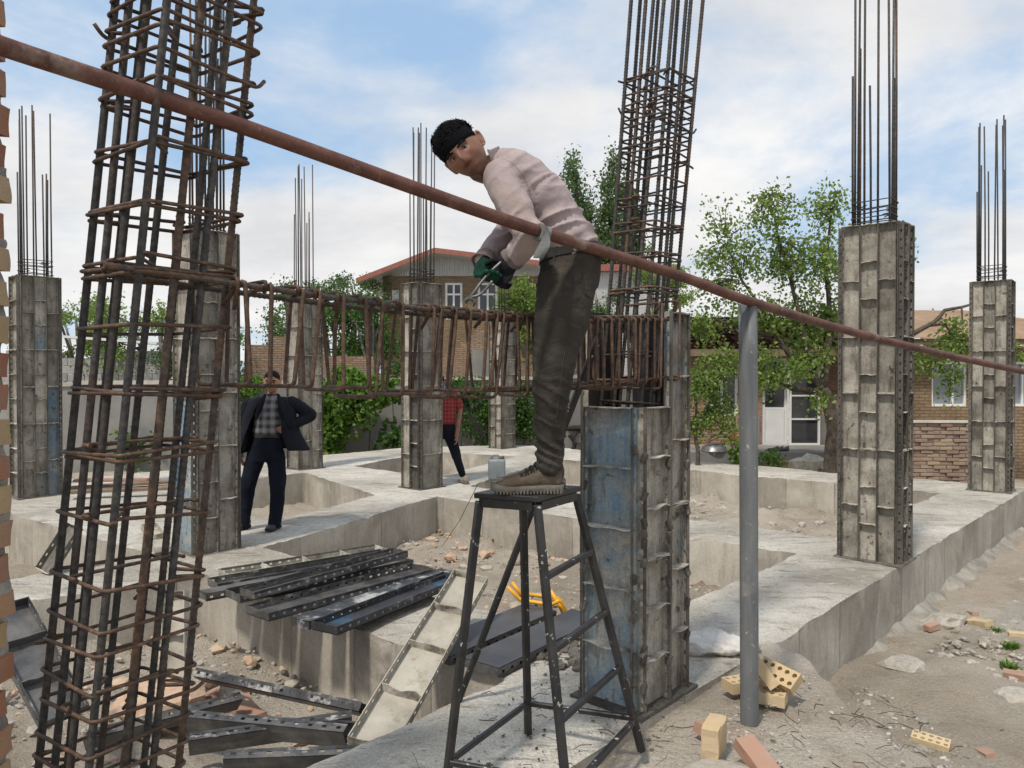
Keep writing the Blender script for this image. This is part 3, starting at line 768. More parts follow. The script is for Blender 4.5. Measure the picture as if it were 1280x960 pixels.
# back garden wall, plastered, with a pale cap
def garden_wall():
    pts = [(-16.5, 15.2), (-9.6, 17.0), (-5.4, 18.2), (-1.6, 19.6), (1.2, 20.8), (4.2, 22.2)]
    t = thing('garden_wall', 'long grey plastered garden wall with pale cap behind the footings', 'wall', (-6, 18, ZG))
    for i in range(len(pts) - 1):
        bm = bmesh.new(); slab(bm, pts[i], pts[i + 1], .25, ZG - .1, 1.38 + .04 * i); obj('wall_panel', bm, MT['plaster'], t)
        bm = bmesh.new(); a = Vector(pts[i]); b = Vector(pts[i + 1]); d = (b - a).normalized(); nn = Vector((d.y, -d.x))
        slab(bm, a + nn * .04, b + nn * .04, .33, 1.384 + .04 * i, 1.47 + .04 * i); obj('cap', bm, MT['wallcap'], t)
garden_wall()

def block_stack():
    t = thing('block_wall', 'unfinished wall of grey cement blocks behind the garden wall', 'wall', (-11.2, 19, ZG))
    bm = bmesh.new(); slab(bm, (-13.6, 18.9), (-8.6, 19.9), .3, ZG, 1.45); obj('wall_base', bm, MT['brick_ruin'], t)
    bb = bmesh.new(); box(bb, (0, 0, 0), (.39, .2, .19)); bevel_all(bb, .008); me = to_mesh(bb, 'block', MT['block'])
    d = Vector((5, 1, 0)).normalized(); rz = math.atan2(1, 5)
    for r in range(4):
        for k in range(12):
            if r == 3 and k in (0, 1, 5, 6): continue
            o = bpy.data.objects.new('block', me); p = Vector((-13.4, 19.05, 0)) + d * (.4 * k + (.2 if r % 2 else 0)); o.location = (p.x, p.y, 1.56 + .2 * r); o.rotation_euler = (0, 0, rz + random.uniform(-.02, .02)); link(o, t)
    bm = bmesh.new(); M4 = Matrix.Translation((-10.2, 19.7, 2.52)) @ Matrix.Rotation(.2, 4, 'Z') @ Matrix.Rotation(R(4), 4, 'Y'); box(bm, (0, 0, 0), (2.2, .7, .06), M4); obj('roof_sheet', bm, MT['white'], t)
block_stack()

def ruin():
    t = thing('ruined_wall', 'broken tan brick wall with stepped top left of the garden trees', 'wall', (-7.2, 22, ZG))
    pts = [((-7.55, 22.0), (-7.0, 22.2), 2.5), ((-7.0, 22.2), (-6.3, 22.5), 2.75), ((-6.3, 22.5), (-5.5, 22.8), 2.45), ((-5.5, 22.8), (-4.2, 23.3), 2.2)]
    for a, b, z in pts:
        bm = bmesh.new(); slab(bm, a, b, .35, ZG, z); obj('wall_section', bm, MT['brick_ruin'], t)
ruin()

def gable_house():
    # tan brick house with white corrugated gable and red roof edge
    y0 = 30.0; P = lambda px, py: at(px, py, y0)
    t = thing('brick_house', 'tan brick house with white corrugated gable and red edged roof', 'house', (0, y0, ZG))
    xl, xr = P(479, 400).x, P(676, 400).x; ztop = P(560, 345).z
    w0 = P(556, 353); w1 = P(578, 399); u0, u1 = w0.x - xl, w1.x - xl; v0, v1 = P(597, 353), P(622, 399)
    holes = [(u0, u1, w1.z, w0.z), (v0.x - xl, v1.x - xl, v1.z, v0.z), (P(489, 0).x - xl, P(498, 0).x - xl, P(0, 385).z, P(0, 362).z)]
    wall_with_holes((xl, y0), (xr, y0), .35, ZG, ztop, holes, MT['brick_house'], 'wall', t)
    for h in holes: window(t, (xl + h[0], y0), (xl + h[1], y0), h[2], h[3], .1, [('h', .68), ('v', .5)], MT['glass'], .09)
    bm = bmesh.new(); slab(bm, (xl, y0 + 8), (xl, y0 + .352), .3, ZG, ztop); obj('side_wall', bm, MT['brick_house'], t)
    # gable
    pk = P(546, 322); el = P(466, 349); er = P(674, 346); bm = bmesh.new(); uvl = bm.loops.layers.uv.verify()
    for yy in (y0 - .02, y0 + .2):
        vs = [bm.verts.new((el.x + .9, yy, ztop + .003)), bm.verts.new((er.x, yy, ztop + .003)), bm.verts.new((er.x, yy, ztop + .22)), bm.verts.new((pk.x, yy, pk.z))]
        f = bm.faces.new(vs if yy < y0 else vs[::-1])
        for lo in f.loops: lo[uvl].uv = (lo.vert.co.x, lo.vert.co.z)
    obj('gable', bm, MT['corr'], t)
    # roof: two slopes reaching out over the front
    rp = P(546, 316); rl = P(451, 353); rr = P(694, 334); bm = bmesh.new()
    def slope(a, b, th):
        v = []
        for yy in (y0 - .9, y0 + 8.5):
            for q in (a, b):
                for dz in (0, -th): v.append(bm.verts.new((q.x, yy, q.z + dz)))
        for f in ((0, 2, 6, 4), (1, 5, 7, 3), (0, 1, 3, 2), (4, 6, 7, 5), (0, 4, 5, 1), (2, 3, 7, 6)): bm.faces.new([v[i] for i in f])
    slope(rl, rp, .12); slope(rp, rr, .12); bmesh.ops.remove_doubles(bm, verts=bm.verts, dist=.001); obj('roof', bm, MT['corr'], t)
    bm = bmesh.new()
    for a, b in ((rl, rp), (rp, rr)):
        d = (b - a).normalized(); q = [Vector((a.x, y0 - .93, a.z - .14)), Vector((b.x, y0 - .93, b.z - .14)), Vector((b.x, y0 - .93, b.z + .05)), Vector((a.x, y0 - .93, a.z + .05))]
        v = [bm.verts.new(p) for p in q] + [bm.verts.new(p + Vector((0, .027, 0))) for p in q]
        for f in ((0, 1, 2, 3), (7, 6, 5, 4), (0, 4, 5, 1), (1, 5, 6, 2), (2, 6, 7, 3), (3, 7, 4, 0)): bm.faces.new([v[i] for i in f])
    obj('fascia', bm, MT['redroof'], t)
    # stair wall in front
    s = thing('stair_wall', 'low stepped brick stair wall in front of the tan house', 'wall', (P(575, 470).x, 27, ZG))
    for k in range(6):
        a = at(545 + k * 10, 0, 27).x; b = at(555 + k * 10, 0, 27).x; bm = bmesh.new(); slab(bm, (a, 27), (b, 27), .8, ZG, at(0, 448 - k * 7, 27).z); obj('step_block', bm, MT['brick_ruin'], s)
    bm = bmesh.new(); slab(bm, (at(590, 0, 26).x, 26), (at(625, 0, 26).x, 26), .4, ZG, at(0, 437, 26).z); tag(obj('cement_wall', bm, MT['plaster']), 'short grey rendered wall beside the brick stair', 'wall')
gable_house()

def far_house():
    y0 = 42; t = thing('far_house', 'distant pale house with red roof edge behind the poplars', 'house', (6, y0, ZG))
    a, b = at(742, 0, y0).x, at(838, 0, y0).x; z1 = at(0, 340, y0).z
    bm = bmesh.new(); slab(bm, (a, y0), (b, y0), 6, ZG, z1); obj('wall', bm, MT['corr'], t)
    bm = bmesh.new(); slab(bm, (a - .5, y0 - .5), (b + .4, y0 - .5), 7, z1 + .004, z1 + .35); obj('roof', bm, MT['redroof'], t)
far_house()

def right_house():
    y0 = 18.2; P = lambda px, py: at(px, py, y0)
    t = thing('red_brick_house', 'low red brick house with clay tile roof and white screen door', 'house', (6, y0, 0))
    xl, xr = P(800, 0).x, P(1075, 0).x; zt = P(0, 436).z; z0 = P(0, 556).z
    d0, d1 = P(955, 0).x, P(1026, 0).x; zd = P(0, 448).z
    holes = [(d0 - xl, d1 - xl, z0, zd), (P(885, 0).x - xl, P(925, 0).x - xl, P(0, 520).z, P(0, 462).z)]
    wall_with_holes((xl, y0), (xr, y0), .3, z0, zt, holes, MT['brick_rhouse'], 'wall', t)
    for a_, b_ in ((d0 - .5, d0 - .07), (d1 + .03, d1 + .5)):
        bm = bmesh.new(); slab(bm, (a_, y0 - .03), (b_, y0 - .03), .026, z0, z0 + .72); obj('plinth', bm, MT['plaster'], t)
    window(t, (xl + holes[1][0], y0), (xl + holes[1][1], y0), holes[1][2], holes[1][3], .1, [('v', .5)], MT['glass'])
    # glazed door leaf and open screen door
    fr = window(t, (d0, y0), (P(987, 0).x, y0), z0, zd, .06, [('h', .42)], MT['glass'], .07)
    fr.name = 'door'; bm = bmesh.new(); box(bm, ((d0 + P(987, 0).x) / 2, y0 + .035, z0 + .45), (P(987, 0).x - d0 - .16, .02, .76)); obj('panel', bm, MT['white'], fr)
    s = window(t, (P(987, 0).x + .01, y0 - .06), (d1, y0 - .06), z0, zd, 0, [('h', .30), ('h', .57)], MT['glass'], .045); s.name = 'screen_door'
    # tile roof: rows of barrel tiles on a slope
    ez = P(0, 441).z; ey = y0 - .55; rz_ = P(0, 415).z + .5; ry = y0 + 3.2
    bm = bmesh.new(); slab(bm, (xl - .1, ey), (xr + .3, ey), .16, ez - .09, ez + .06); obj('eave_board', bm, MT['wood'], t)
    bm = bmesh.new(); v = [bm.verts.new(p) for p in ((xl - .2, ey, ez + .065), (xr + .4, ey, ez + .065), (xr + .4, ry, rz_), (xl - .2, ry, rz_))]; bm.faces.new(v); obj('roof_deck', bm, MT['wood'], t)
    sl_ = math.atan2(rz_ - ez - .06, ry - ey); bt = bmesh.new()
    for q in range(6): pass
    g = []
    for e in (0, .44):
        row = []
        for q in range(5):
            a = math.pi * q / 4; row.append(bt.verts.new((-math.cos(a) * .10, e, math.sin(a) * .055 + (.015 if e == 0 else 0))))
        g.append(row)
    for q in range(4): bt.faces.new((g[0][q], g[0][q + 1], g[1][q + 1], g[1][q])).smooth = True
    bmesh.ops.solidify(bt, geom=list(bt.faces), thickness=.012)
    tm = to_mesh(bt, 'roof_tile', MT['tile']); n = 0; rows = 10
    cols = int((xr - xl + .4) / .21)
    for r in range(rows):
        for c in range(cols):
            if n >= 290: break
            o = bpy.data.objects.new('roof_tile', tm); o.location = (xl - .1 + .21 * c + random.uniform(-.01, .01), ey + .40 * math.cos(sl_) * r, ez + .08 + .40 * math.sin(sl_) * r)
            o.rotation_euler = (sl_ + random.uniform(-.02, .02), 0, random.uniform(-.04, .04)); link(o, t); n += 1
    # porch platform
    p = thing('porch', 'grey concrete porch platform with rough stones before the red house', 'porch', (5.4, 16.8, ZG))
    bm = bmesh.new(); slab(bm, (at(838, 0, 16.5).x, 16.5), (at(1066, 0, 16.5).x, 16.5), 1.65, ZG, z0 - .01); obj('platform', bm, MT['plaster'], p)
    bm = bmesh.new(); slab(bm, (at(962, 0, 16.4).x, 16.4), (at(988, 0, 16.4).x, 16.4), .09, -.37, -.2); obj('brick_step', bm, MT['brick_red'], p)
    for k, (px, w) in enumerate(((1007, .33), (1044, .36))):
        q = at(px, 575, 15.9); me = rock_mesh(k * 9 + 2, MT['stone']); o = bpy.data.objects.new('boulder', me); o.location = (q.x, 15.9, -.28); o.scale = (w, .26, .44); C.objects.link(o)
        tag(o, ['squat grey boulder below the screen door porch', 'taller grey boulder beside the porch next to the tree trunk'][k], 'boulder')
    for k, px in enumerate((966, 972, 979)):
        q = at(px, 556, 16.75); bm = bmesh.new(); loft(bm, [((q.x - .12, 16.7, z0 + .03), (0, .045, 0), (0, 0, .035)), ((q.x, 16.7, z0 + .035), (0, .05, 0), (0, 0, .04)), ((q.x + .1, 16.7, z0 + .06), (0, .04, 0), (0, 0, .06))], n=10)
        tag(obj('shoe', bm, MT['shoe'], sm=60), 'dark slipper left on the porch by the door', 'shoe', 'slippers on the porch')
    bm = bmesh.new(); q = at(893, 551, 16.7)
    loft(bm, [((q.x, 16.7, z0 + .005), (.30, 0, 0), (0, .28, 0)), ((q.x, 16.7, z0 + .10), (.25, 0, 0), (0, .24, 0)), ((q.x, 16.7, z0 + .17), (.14, 0, 0), (0, .13, 0))], n=20)
    tag(obj('metal_basin', bm, MT['steel'], sm=50), 'upturned metal basin on the porch behind the small tree', 'basin')
right_house()

def tan_house():
    y0 = 16.2; P = lambda px, py: at(px, py, y0)
    t = thing('tan_brick_house', 'low tan brick house with mud roof behind the brick wall', 'house', (9.5, y0, 0))
    xl, xr = P(1100, 0).x, P(1330, 0).x; zt = P(0, 432).z; w0, w1 = P(1168, 0).x, P(1213, 0).x; w2, w3 = P(1258, 0).x, P(1300, 0).x
    za, zb = P(0, 508).z, P(0, 452).z
    wall_with_holes((xl, y0), (xr, y0), .3, ZG, zt, [(w0 - xl, w1 - xl, za, zb), (w2 - xl, w3 - xl, za, zb)], MT['brick_rhouse2'], 'wall', t)
    for a, b in ((w0, w1), (w2, w3)): window(t, (a, y0), (b, y0), za, zb, .08, [('v', .62)], MT['glass_lit'], .05)
    bm = bmesh.new(); slab(bm, (xl - .4, y0 - .5), (xr, y0 - .5), .14, zt + .002, zt + .12); obj('eave_board', bm, MT['wood'], t)
    bm = bmesh.new(); n = 26; g = []
    for j in range(7):
        row = []
        for i in range(n + 1):
            x = xl - .5 + (xr - xl + .6) * i / n; tt = j / 6; y = y0 - .55 + 3.5 * tt; z = zt + .125 + (.05 if j else 0) + .80 * tt ** .8 + nz((x, y, 0), 1.5, 3) * .07
            row.append(bm.verts.new((x, y, z)))
        g.append(row)
    for j in range(6):
        for i in range(n): bm.faces.new((g[j][i], g[j][i + 1], g[j + 1][i + 1], g[j + 1][i])).smooth = True
    obj('roof', bm, MT['mudroof'], t)
    h = at(1195, 410, 20); bm = bmesh.new(); ball(bm, (h.x, 20, h.z - .25), (.85, .7, .55), 16, 10); me = to_mesh(bm, 'dome', MT['stone_br']); displace(me, lambda p, n: nz(p, 3, 2) * .08); smooth(me)
    obj('roof_mound', me, None, t)
tan_house()

def brick_wall():
    # unmortared brick wall, every brick laid
    t = thing('brick_wall', 'low wall of rough mixed bricks right of the tall column', 'wall', (at(1175, 0, 13.2).x, 13.2, ZG), R(-3))
    bb = bmesh.new(); box(bb, (0, 0, 0), (.205, .10, .055)); bevel_all(bb, .005); me = to_mesh(bb, 'brick', MT['brick_wall'])
    W_ = 1.45; rows = 21; rnd = random.Random(3)
    for r in range(rows):
        for k in range(7):
            x = -W_ / 2 + .215 * k + (.107 if r % 2 else 0)
            if x > W_ / 2: continue
            o = bpy.data.objects.new('brick', me); o.location = (x + rnd.uniform(-.008, .008), rnd.uniform(-.02, .02), .03 + .0655 * r + rnd.uniform(-.003, .003)); o.rotation_euler = (rnd.uniform(-.04, .04), rnd.uniform(-.025, .025), rnd.uniform(-.05, .05)); link(o, t, keep=False)
    bm = bmesh.new(); box(bm, (.0, .03, rows * .0655 / 2), (W_ + .08, .09, rows * .0655 - .02)); obj('mortar_core', bm, MT['mortar'], t, keep=False)
    bm = bmesh.new(); box(bm, (0, .02, rows * .0655 + .022), (W_ + .12, .2, .035)); obj('coping', bm, MT['wallcap'], t, keep=False)
brick_wall()

def near_pier():
    # broken edge of an unplastered brick wall close by on the left
    t = thing('brick_pier', 'rough edge of an unplastered brick wall with thick mortar joints', 'wall', (-1.36, 1.95, ZG))
    rnd = random.Random(5); z = ZG; k = 0
    while z < 3.1:
        h = rnd.uniform(.060, .070); bm = bmesh.new(); x1 = -1.345 + rnd.uniform(-.007, .006) + (.004 if k % 2 else -.003)
        box(bm, (x1 - .105, 1.95, z + h / 2), (.21, .2, h)); bmesh.ops.subdivide_edges(bm, edges=bm.edges, cuts=3, use_grid_fill=True)
        for v in bm.verts: v.co += Vector((nz(v.co, 12, k) * .011, nz(v.co, 12, k + 5) * .008, nz(v.co, 12, k + 9) * .006))
        obj('brick', bm, MT['brick'], t, 40)
        j = rnd.uniform(.022, .034); bm = bmesh.new(); box(bm, (x1 - .12, 1.955, z + h + j / 2), (.21 + rnd.uniform(-.01, .022), .185, j + .004)); bmesh.ops.subdivide_edges(bm, edges=bm.edges, cuts=3, use_grid_fill=True)
        for v in bm.verts: v.co += Vector((nz(v.co, 22, k) * .016, nz(v.co, 20, k + 5) * .01, nz(v.co, 20, k + 9) * .004))
        obj('mortar_joint', bm, MT['mortar'], t, 40)
        z += h + j; k += 1
near_pier()

def far_hills():
    bm = bmesh.new(); n = 70; g = []
    for i in range(n + 1):
        a = R(-75) + R(150) * i / n; r = 1150; x, y = math.sin(a) * r, math.cos(a) * r
        h = 34 + nz((i * .13, 0, 0), 1, 2) * 30 + nz((i * .5, 4, 0), 1, 2) * 9
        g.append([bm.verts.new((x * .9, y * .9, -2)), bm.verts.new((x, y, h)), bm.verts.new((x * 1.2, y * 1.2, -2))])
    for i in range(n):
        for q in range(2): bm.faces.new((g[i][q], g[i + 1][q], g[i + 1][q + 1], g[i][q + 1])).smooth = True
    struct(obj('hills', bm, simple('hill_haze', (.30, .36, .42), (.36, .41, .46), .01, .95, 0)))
far_hills()
# ------------------------------------------------------------------ trees and plants
def leaf_mesh(name, pts, size, mat, rnd, aspect=.62, droop=.3):
    V = []; F = []
    for p, s in pts:
        n = Vector((rnd.gauss(0, 1), rnd.gauss(0, 1), rnd.gauss(.5, .8)));
        if n.length < 1e-3: n = Vector((0, 0, 1))
        n.normalize(); u = n.orthogonal().normalized(); u = Matrix.Rotation(rnd.uniform(0, 6.28), 3, n) @ u; v = n.cross(u)
        L = size * s * rnd.uniform(.65, 1.3); w = L * aspect; b = n * L * rnd.uniform(-.2, .1)
        o = len(V); V += [p - u * L * .5, p + v * w * .5 + b * .4, p + u * L * .5 + b, p - v * w * .5 + b * .4]; F.append((o, o + 1, o + 2, o + 3))
    me = bpy.data.meshes.new(name); me.from_pydata([tuple(v) for v in V], [], F); me.materials.append(mat); return me
def tree(name, label, base, limbs, clumps, leafsize, mats, seed, nleaf, group=None, twig=.01):
    # limbs: (points, r0, r1); clumps: (centre, radius xyz, weight)
    rnd = random.Random(seed); t = thing(name, label, 'tree', base, group=group); bm = bmesh.new()
    for pts, r0, r1 in limbs:
        P = [Vector(p) for p in pts]; out = []; k = len(P)
        for i in range(k - 1):
            for q in range(4):
                p = P[i].lerp(P[i + 1], q / 4); f = (i + q / 4) / (k - 1); out.append((p + Vector((nz(p, 2, seed), nz(p, 2, seed + 4), 0)) * .06 * min(1, f * 3), r0 + (r1 - r0) * f))
        out.append((P[-1], r1)); tube(bm, [a for a, _ in out], [b for _, b in out], 8)
    tot = sum(c[2] for c in clumps); pts = []; tips = [Vector(p) for l in limbs for p in l[0][1:]]
    for c, r, w in clumps:
        c = Vector(c); n = int(nleaf * w / tot)
        # twigs carry small sprays of leaves; sprays sit unevenly in the clump
        ns = max(4, n // 14); near = min(tips, key=lambda q: (q - c).length)
        for _ in range(ns):
            d = Vector((rnd.gauss(0, 1), rnd.gauss(0, 1), rnd.gauss(0, 1))).normalized() * rnd.random() ** .45
            e = c + Vector((d.x * r[0], d.y * r[1], d.z * r[2]))
            if nz(e, 1.3 / max(r[0], .3), seed) < -.22: continue
            if rnd.random() < .35: tube(bm, [near.lerp(e, .35) + Vector((0, 0, .03)), near.lerp(e, .7) + Vector((0, 0, .05)), e], [twig, twig * .7, twig * .3], 4, False)
            ax = (e - near).normalized() if (e - near).length > 1e-3 else Vector((0, 0, 1)); sl_ = leafsize * 4.2
            for q in range(14):
                p = e + ax * sl_ * (rnd.random() - .6) + Vector((rnd.gauss(0, 1), rnd.gauss(0, 1), rnd.gauss(0, 1))) * leafsize * 1.0
                pts.append((p, 1.0))
    obj('trunk', bm, mats[0], t)
    obj('crown', leaf_mesh('crown', pts, leafsize, mats[1], rnd), None, t)
    return t

def plants():
    # the spring-green tree before the red house
    y = 14.4; P = lambda px, py, dy=0: at(px, py, y + dy)
    b = gnd(1040, 578, ZG); base = Vector((P(1041, 0).x, y, ZG)); 
    limbs = [([base, P(1040, 540), P(1036, 500), P(1028, 486)], .15, .11), ([P(1030, 488), P(1012, 466), P(995, 452), P(975, 430)], .09, .04),
             ([P(1033, 495), P(1018, 489), P(990, 486), P(960, 470), P(935, 440)], .075, .025), ([P(1028, 486), P(1035, 440), P(1038, 390), P(1032, 330), P(1040, 260)], .085, .02),
             ([P(1012, 466), P(1005, 420), P(992, 370), P(975, 300), P(962, 245)], .06, .015), ([P(990, 450), P(960, 400), P(930, 350), P(905, 300)], .045, .012),
             ([P(965, 420), P(930, 412), P(895, 400), P(872, 405)], .04, .012), ([P(1036, 430), P(1060, 390), P(1085, 370), P(1120, 345)], .04, .012)]
    cl = []
    for px, py, rx, rz, w, dy in ((905, 290, .45, .7, .8, 0), (930, 330, .7, .6, 1.2, .3), (965, 265, .5, .6, 1.1, -.3), (985, 320, .8, .7, 1.6, .2), (1035, 265, .4, .6, .9, 0), (1025, 330, .6, .7, 1.3, -.3),
                              (895, 365, .5, .45, .8, .2), (945, 395, .8, .5, 1.5, 0), (1000, 400, .8, .6, 1.6, .4), (880, 410, .4, .45, .7, 0), (1040, 400, .5, .6, 1.0, 0), (940, 450, .5, .35, .7, -.2), (985, 465, .45, .3, .6, -.3),
                              (1120, 320, .35, .45, .35, .2), (955, 480, .4, .3, .5, -.4), (1060, 350, .4, .6, .6, .3), (1010, 445, .5, .35, .7, 0), (1025, 505, .3, .25, .25, -.3), (880, 330, .3, .3, .35, 0)):
        cl.append((P(px, py, dy), (rx * .95, rx, rz * .85), w))
    tree('fruit_tree', 'tall spring green tree with leaning trunk before the red house', base, limbs, cl, .082, (MT['bark'], MT['leaf']), 21, 16000)
    # small tree left of the grey post
    y = 13.9; base = Vector((at(871, 0, y).x, y, ZG)); P = lambda px, py, dy=0: at(px, py, y + dy)
    tree('small_tree', 'small bushy tree on a thin stem behind the formed column', base, [([base, P(871, 560), P(868, 530), P(872, 480)], .05, .02), ([P(868, 535), P(890, 505), P(905, 470)], .03, .01), ([P(870, 540), P(852, 510), P(845, 480)], .025, .01)],
         [(P(885, 480), (.55, .5, .45), 1.4), (P(905, 515), (.4, .4, .4), 1), (P(868, 530), (.4, .4, .35), .9), (P(850, 490), (.35, .35, .4), .7), (P(900, 455), (.4, .35, .3), .6), (P(915, 545), (.2, .25, .2), .3)], .07, (MT['bark'], MT['leaf']), 22, 5200)
    # branch and foliage hanging over the tan house
    y = 14.9; base = Vector((at(1108, 0, y).x, y, ZG)); P = lambda px, py, dy=0: at(px, py, y + dy)
    tree('leaning_tree', 'slender tree with bare arching branch over the tan house roof', base, [([base, P(1110, 500), P(1122, 440), P(1140, 418)], .09, .06), ([P(1140, 418), P(1165, 404), P(1180, 388), P(1202, 384), P(1215, 380)], .05, .02), ([P(1160, 407), P(1180, 405), P(1190, 420)], .03, .015), ([P(1202, 384), P(1205, 420), P(1190, 470)], .02, .006)],
         [(P(1195, 410), (.35, .3, .3), 1), (P(1180, 440), (.45, .3, .25), 1.1), (P(1188, 480), (.22, .2, .35), .6), (P(1160, 455), (.3, .25, .15), .5), (P(1145, 460), (.2, .2, .2), .35), (P(1278, 450), (.3, .3, .25), .5), (P(1208, 440), (.25, .2, .35), .5)], .085, (MT['bark'], MT['leaf']), 23, 2000)
    # poplars far behind
    for k, (px, top, y, w) in enumerate(((722, 208, 46, 1.9), (764, 202, 47, 1.8), (788, 230, 48, 1.4), (700, 250, 50, 1.4))):
        base = Vector((at(px, 0, y).x, y, ZG)); zt = at(0, top, y).z; rnd = random.Random(40 + k)
        lim = [([base, base + Vector((0, 0, zt * .5)), Vector((base.x, y, zt * .97))], .28, .03)]; cl = []
        for q in range(16):
            f = q / 15; z = 3.0 + (zt - 3.0) * f; r = w * (1.05 - .75 * f ** 1.5); a = rnd.uniform(0, 6.3); o = Vector((math.cos(a), math.sin(a), 0)) * r * .55
            cl.append((Vector((base.x, y, z)) + o, (r * .75, r * .75, zt * .075), r)); lim.append(([Vector((base.x, y, z - 1.2)), Vector((base.x, y, z)) + o, Vector((base.x, y, z + .9)) + o * 1.3], .05, .012))
        tree('poplar_tree', ['tall dark poplar right behind the bending worker', 'tall pointed poplar beside the leaning rebar cage', 'shorter poplar half behind the leaning rebar cage', 'lower poplar standing behind the first poplar'][k], base, lim, cl, .21, (MT['bark2'], MT['leaf2']), 50 + k, 15000, 'poplars behind the worker', .015)
    # bushy garden trees behind the wall
    for k, (px, py, y, rx, rz, ht, lab, mt) in enumerate(((95, 420, 21.5, 1.5, 1.0, 0, 'leafy green tree rising above the cement block wall', 'leaf'), (200, 425, 20.8, 1.9, 1.2, 0, 'broad green tree behind the leaning rebar cage', 'leaf'), (255, 440, 20.5, 1.2, .9, 0, 'low green tree behind the blue edged column', 'leaf3'),
            (415, 405, 25, 1.7, 1.4, 0, 'dense dark green tree right of the ruined wall', 'leaf3'), (465, 420, 24, 1.4, 1.3, 0, 'dense green tree left of the tan brick house', 'leaf3'), (360, 400, 27, .9, 1.3, 0, 'thin feathery tree above the ruined wall', 'leaf2'),
            (655, 395, 24.5, .8, 1.2, 0, 'slim green tree beside the bending worker', 'leaf'), (745, 385, 30, 1.3, 1.2, 0, 'pale green tree in front of the far house', 'leaf2'), (820, 370, 34, 1.4, 1.3, 0, 'soft green tree behind the near column', 'leaf'), (440, 370, 30, 1.6, .8, 0, 'wispy tree crown behind the dense garden trees', 'leaf2'))):
        c = at(px, py, y); base = Vector((c.x, y, ZG)); rnd = random.Random(70 + k)
        lim = [([base, Vector((c.x + .1, y, c.z - rz * 1.2)), c + Vector((0, 0, rz * .5))], .12, .03)]; cl = []
        for q in range(11):
            d = Vector((rnd.uniform(-1, 1), rnd.uniform(-1, 1), rnd.uniform(-1.25, 1))); e = c + Vector((d.x * rx * .8, d.y * rx * .7, d.z * rz * .8)); cl.append((e, (rx * .42, rx * .42, rz * .36), rnd.uniform(.6, 1.3)))
            lim.append(([Vector((c.x, y, c.z - rz * 1.1)), (c + e) / 2, e], .05, .012))
        tree('garden_tree', lab, base, lim, cl, .105 if y > 23 else .09, (MT['bark2'], MT[mt]), 80 + k, 7500, 'trees behind the garden wall')
    # vines and shrubs against the wall
    def shrub(label, spots, size, mat, n, seed, name='vine', cat='vine'):
        rnd = random.Random(seed); t = None; pts = []; bm = bmesh.new(); c0 = Vector(spots[0][0]); t = thing(name, label, cat, (c0.x, c0.y, ZG)); tot = sum(s[2] for s in spots)
        for c, r, w in spots:
            c = Vector(c); tube(bm, [Vector((c.x, c.y, ZG)), Vector((c.x + .05, c.y - .02, (c.z + ZG) / 2)), c], [.018, .014, .006], 5)
            for _ in range(int(n * w / tot)):
                d = Vector((rnd.gauss(0, .5), rnd.gauss(0, .5), rnd.gauss(0, .5)))
                if d.length > 1.15: d = d.normalized() * 1.15
                p = c + Vector((d.x * r[0], d.y * r[1], d.z * r[2]))
                if nz(p, 2.6, seed) + .5 * nz(p, 7, seed) > -.12: pts.append((p, 1))
        obj('stem', bm, MT['bark'], t); obj('foliage', leaf_mesh('foliage', pts, size, mat, rnd, .85), None, t)
    Q = lambda px, py, y: at(px, py, y)
    shrub('thick green vine spilling over the wall between two columns', [(Q(430, 505, 18), (.75, .4, .75), 1.6), (Q(405, 540, 18), (.5, .35, .6), .9), (Q(460, 490, 18.2), (.7, .35, .35), 1), (Q(490, 490, 18.4), (.5, .3, .25), .6), (Q(425, 475, 18.2), (.5, .35, .3), .7), (Q(395, 500, 18), (.4, .3, .5), .6)], .12, MT['leaf4'], 14000, 91)
    shrub('bright vine tuft on the wall beside the man in the jacket', [(Q(300, 485, 17.6), (.5, .3, .3), 1), (Q(285, 500, 17.5), (.35, .3, .35), .7), (Q(318, 478, 17.8), (.4, .25, .2), .5)], .07, MT['leaf4'], 4200, 92)
    shrub('green creeper hanging behind the person in the red shirt', [(Q(600, 510, 19.5), (.75, .35, .7), 1.5), (Q(575, 490, 19.3), (.5, .35, .35), .7), (Q(640, 500, 19.8), (.7, .35, .6), 1.2), (Q(660, 530, 19.9), (.45, .3, .6), .8), (Q(615, 545, 19.6), (.5, .3, .4), .5)], .072, MT['leaf3'], 11000, 93)
    shrub('dark shrub low against the wall behind the middle column', [(Q(492, 545, 18.2), (.3, .25, .4), 1), (Q(480, 560, 18.1), (.25, .25, .25), .4)], .11, MT['leaf3'], 650, 94, 'shrub', 'shrub')
    shrub('low dark shrub at the wall foot left of the man', [(Q(283, 560, 17.3), (.4, .3, .4), 1), (Q(165, 560, 17), (.5, .3, .45), .8)], .11, MT['leaf3'], 900, 95, 'shrub', 'shrub')
    shrub('leafy rose bush under the pink flower by the porch', [(Q(922, 570, 15.4), (.16, .15, .28), 1), (Q(960, 576, 15.4), (.42, .2, .22), 1.3)], .08, MT['leaf4'], 620, 96, 'rose_bush', 'bush')
    rnd = random.Random(97); bm = bmesh.new(); c = Q(919, 549, 15.3); pts = []
    for _ in range(150): pts.append((c + Vector((rnd.gauss(0, .045), rnd.gauss(0, .035), rnd.gauss(0, .035))), 1))
    tag(obj('rose_flower', leaf_mesh('rose_flower', pts, .075, MT['flower'], rnd, .9), None), 'pink rose bloom on the bush by the porch', 'flower')
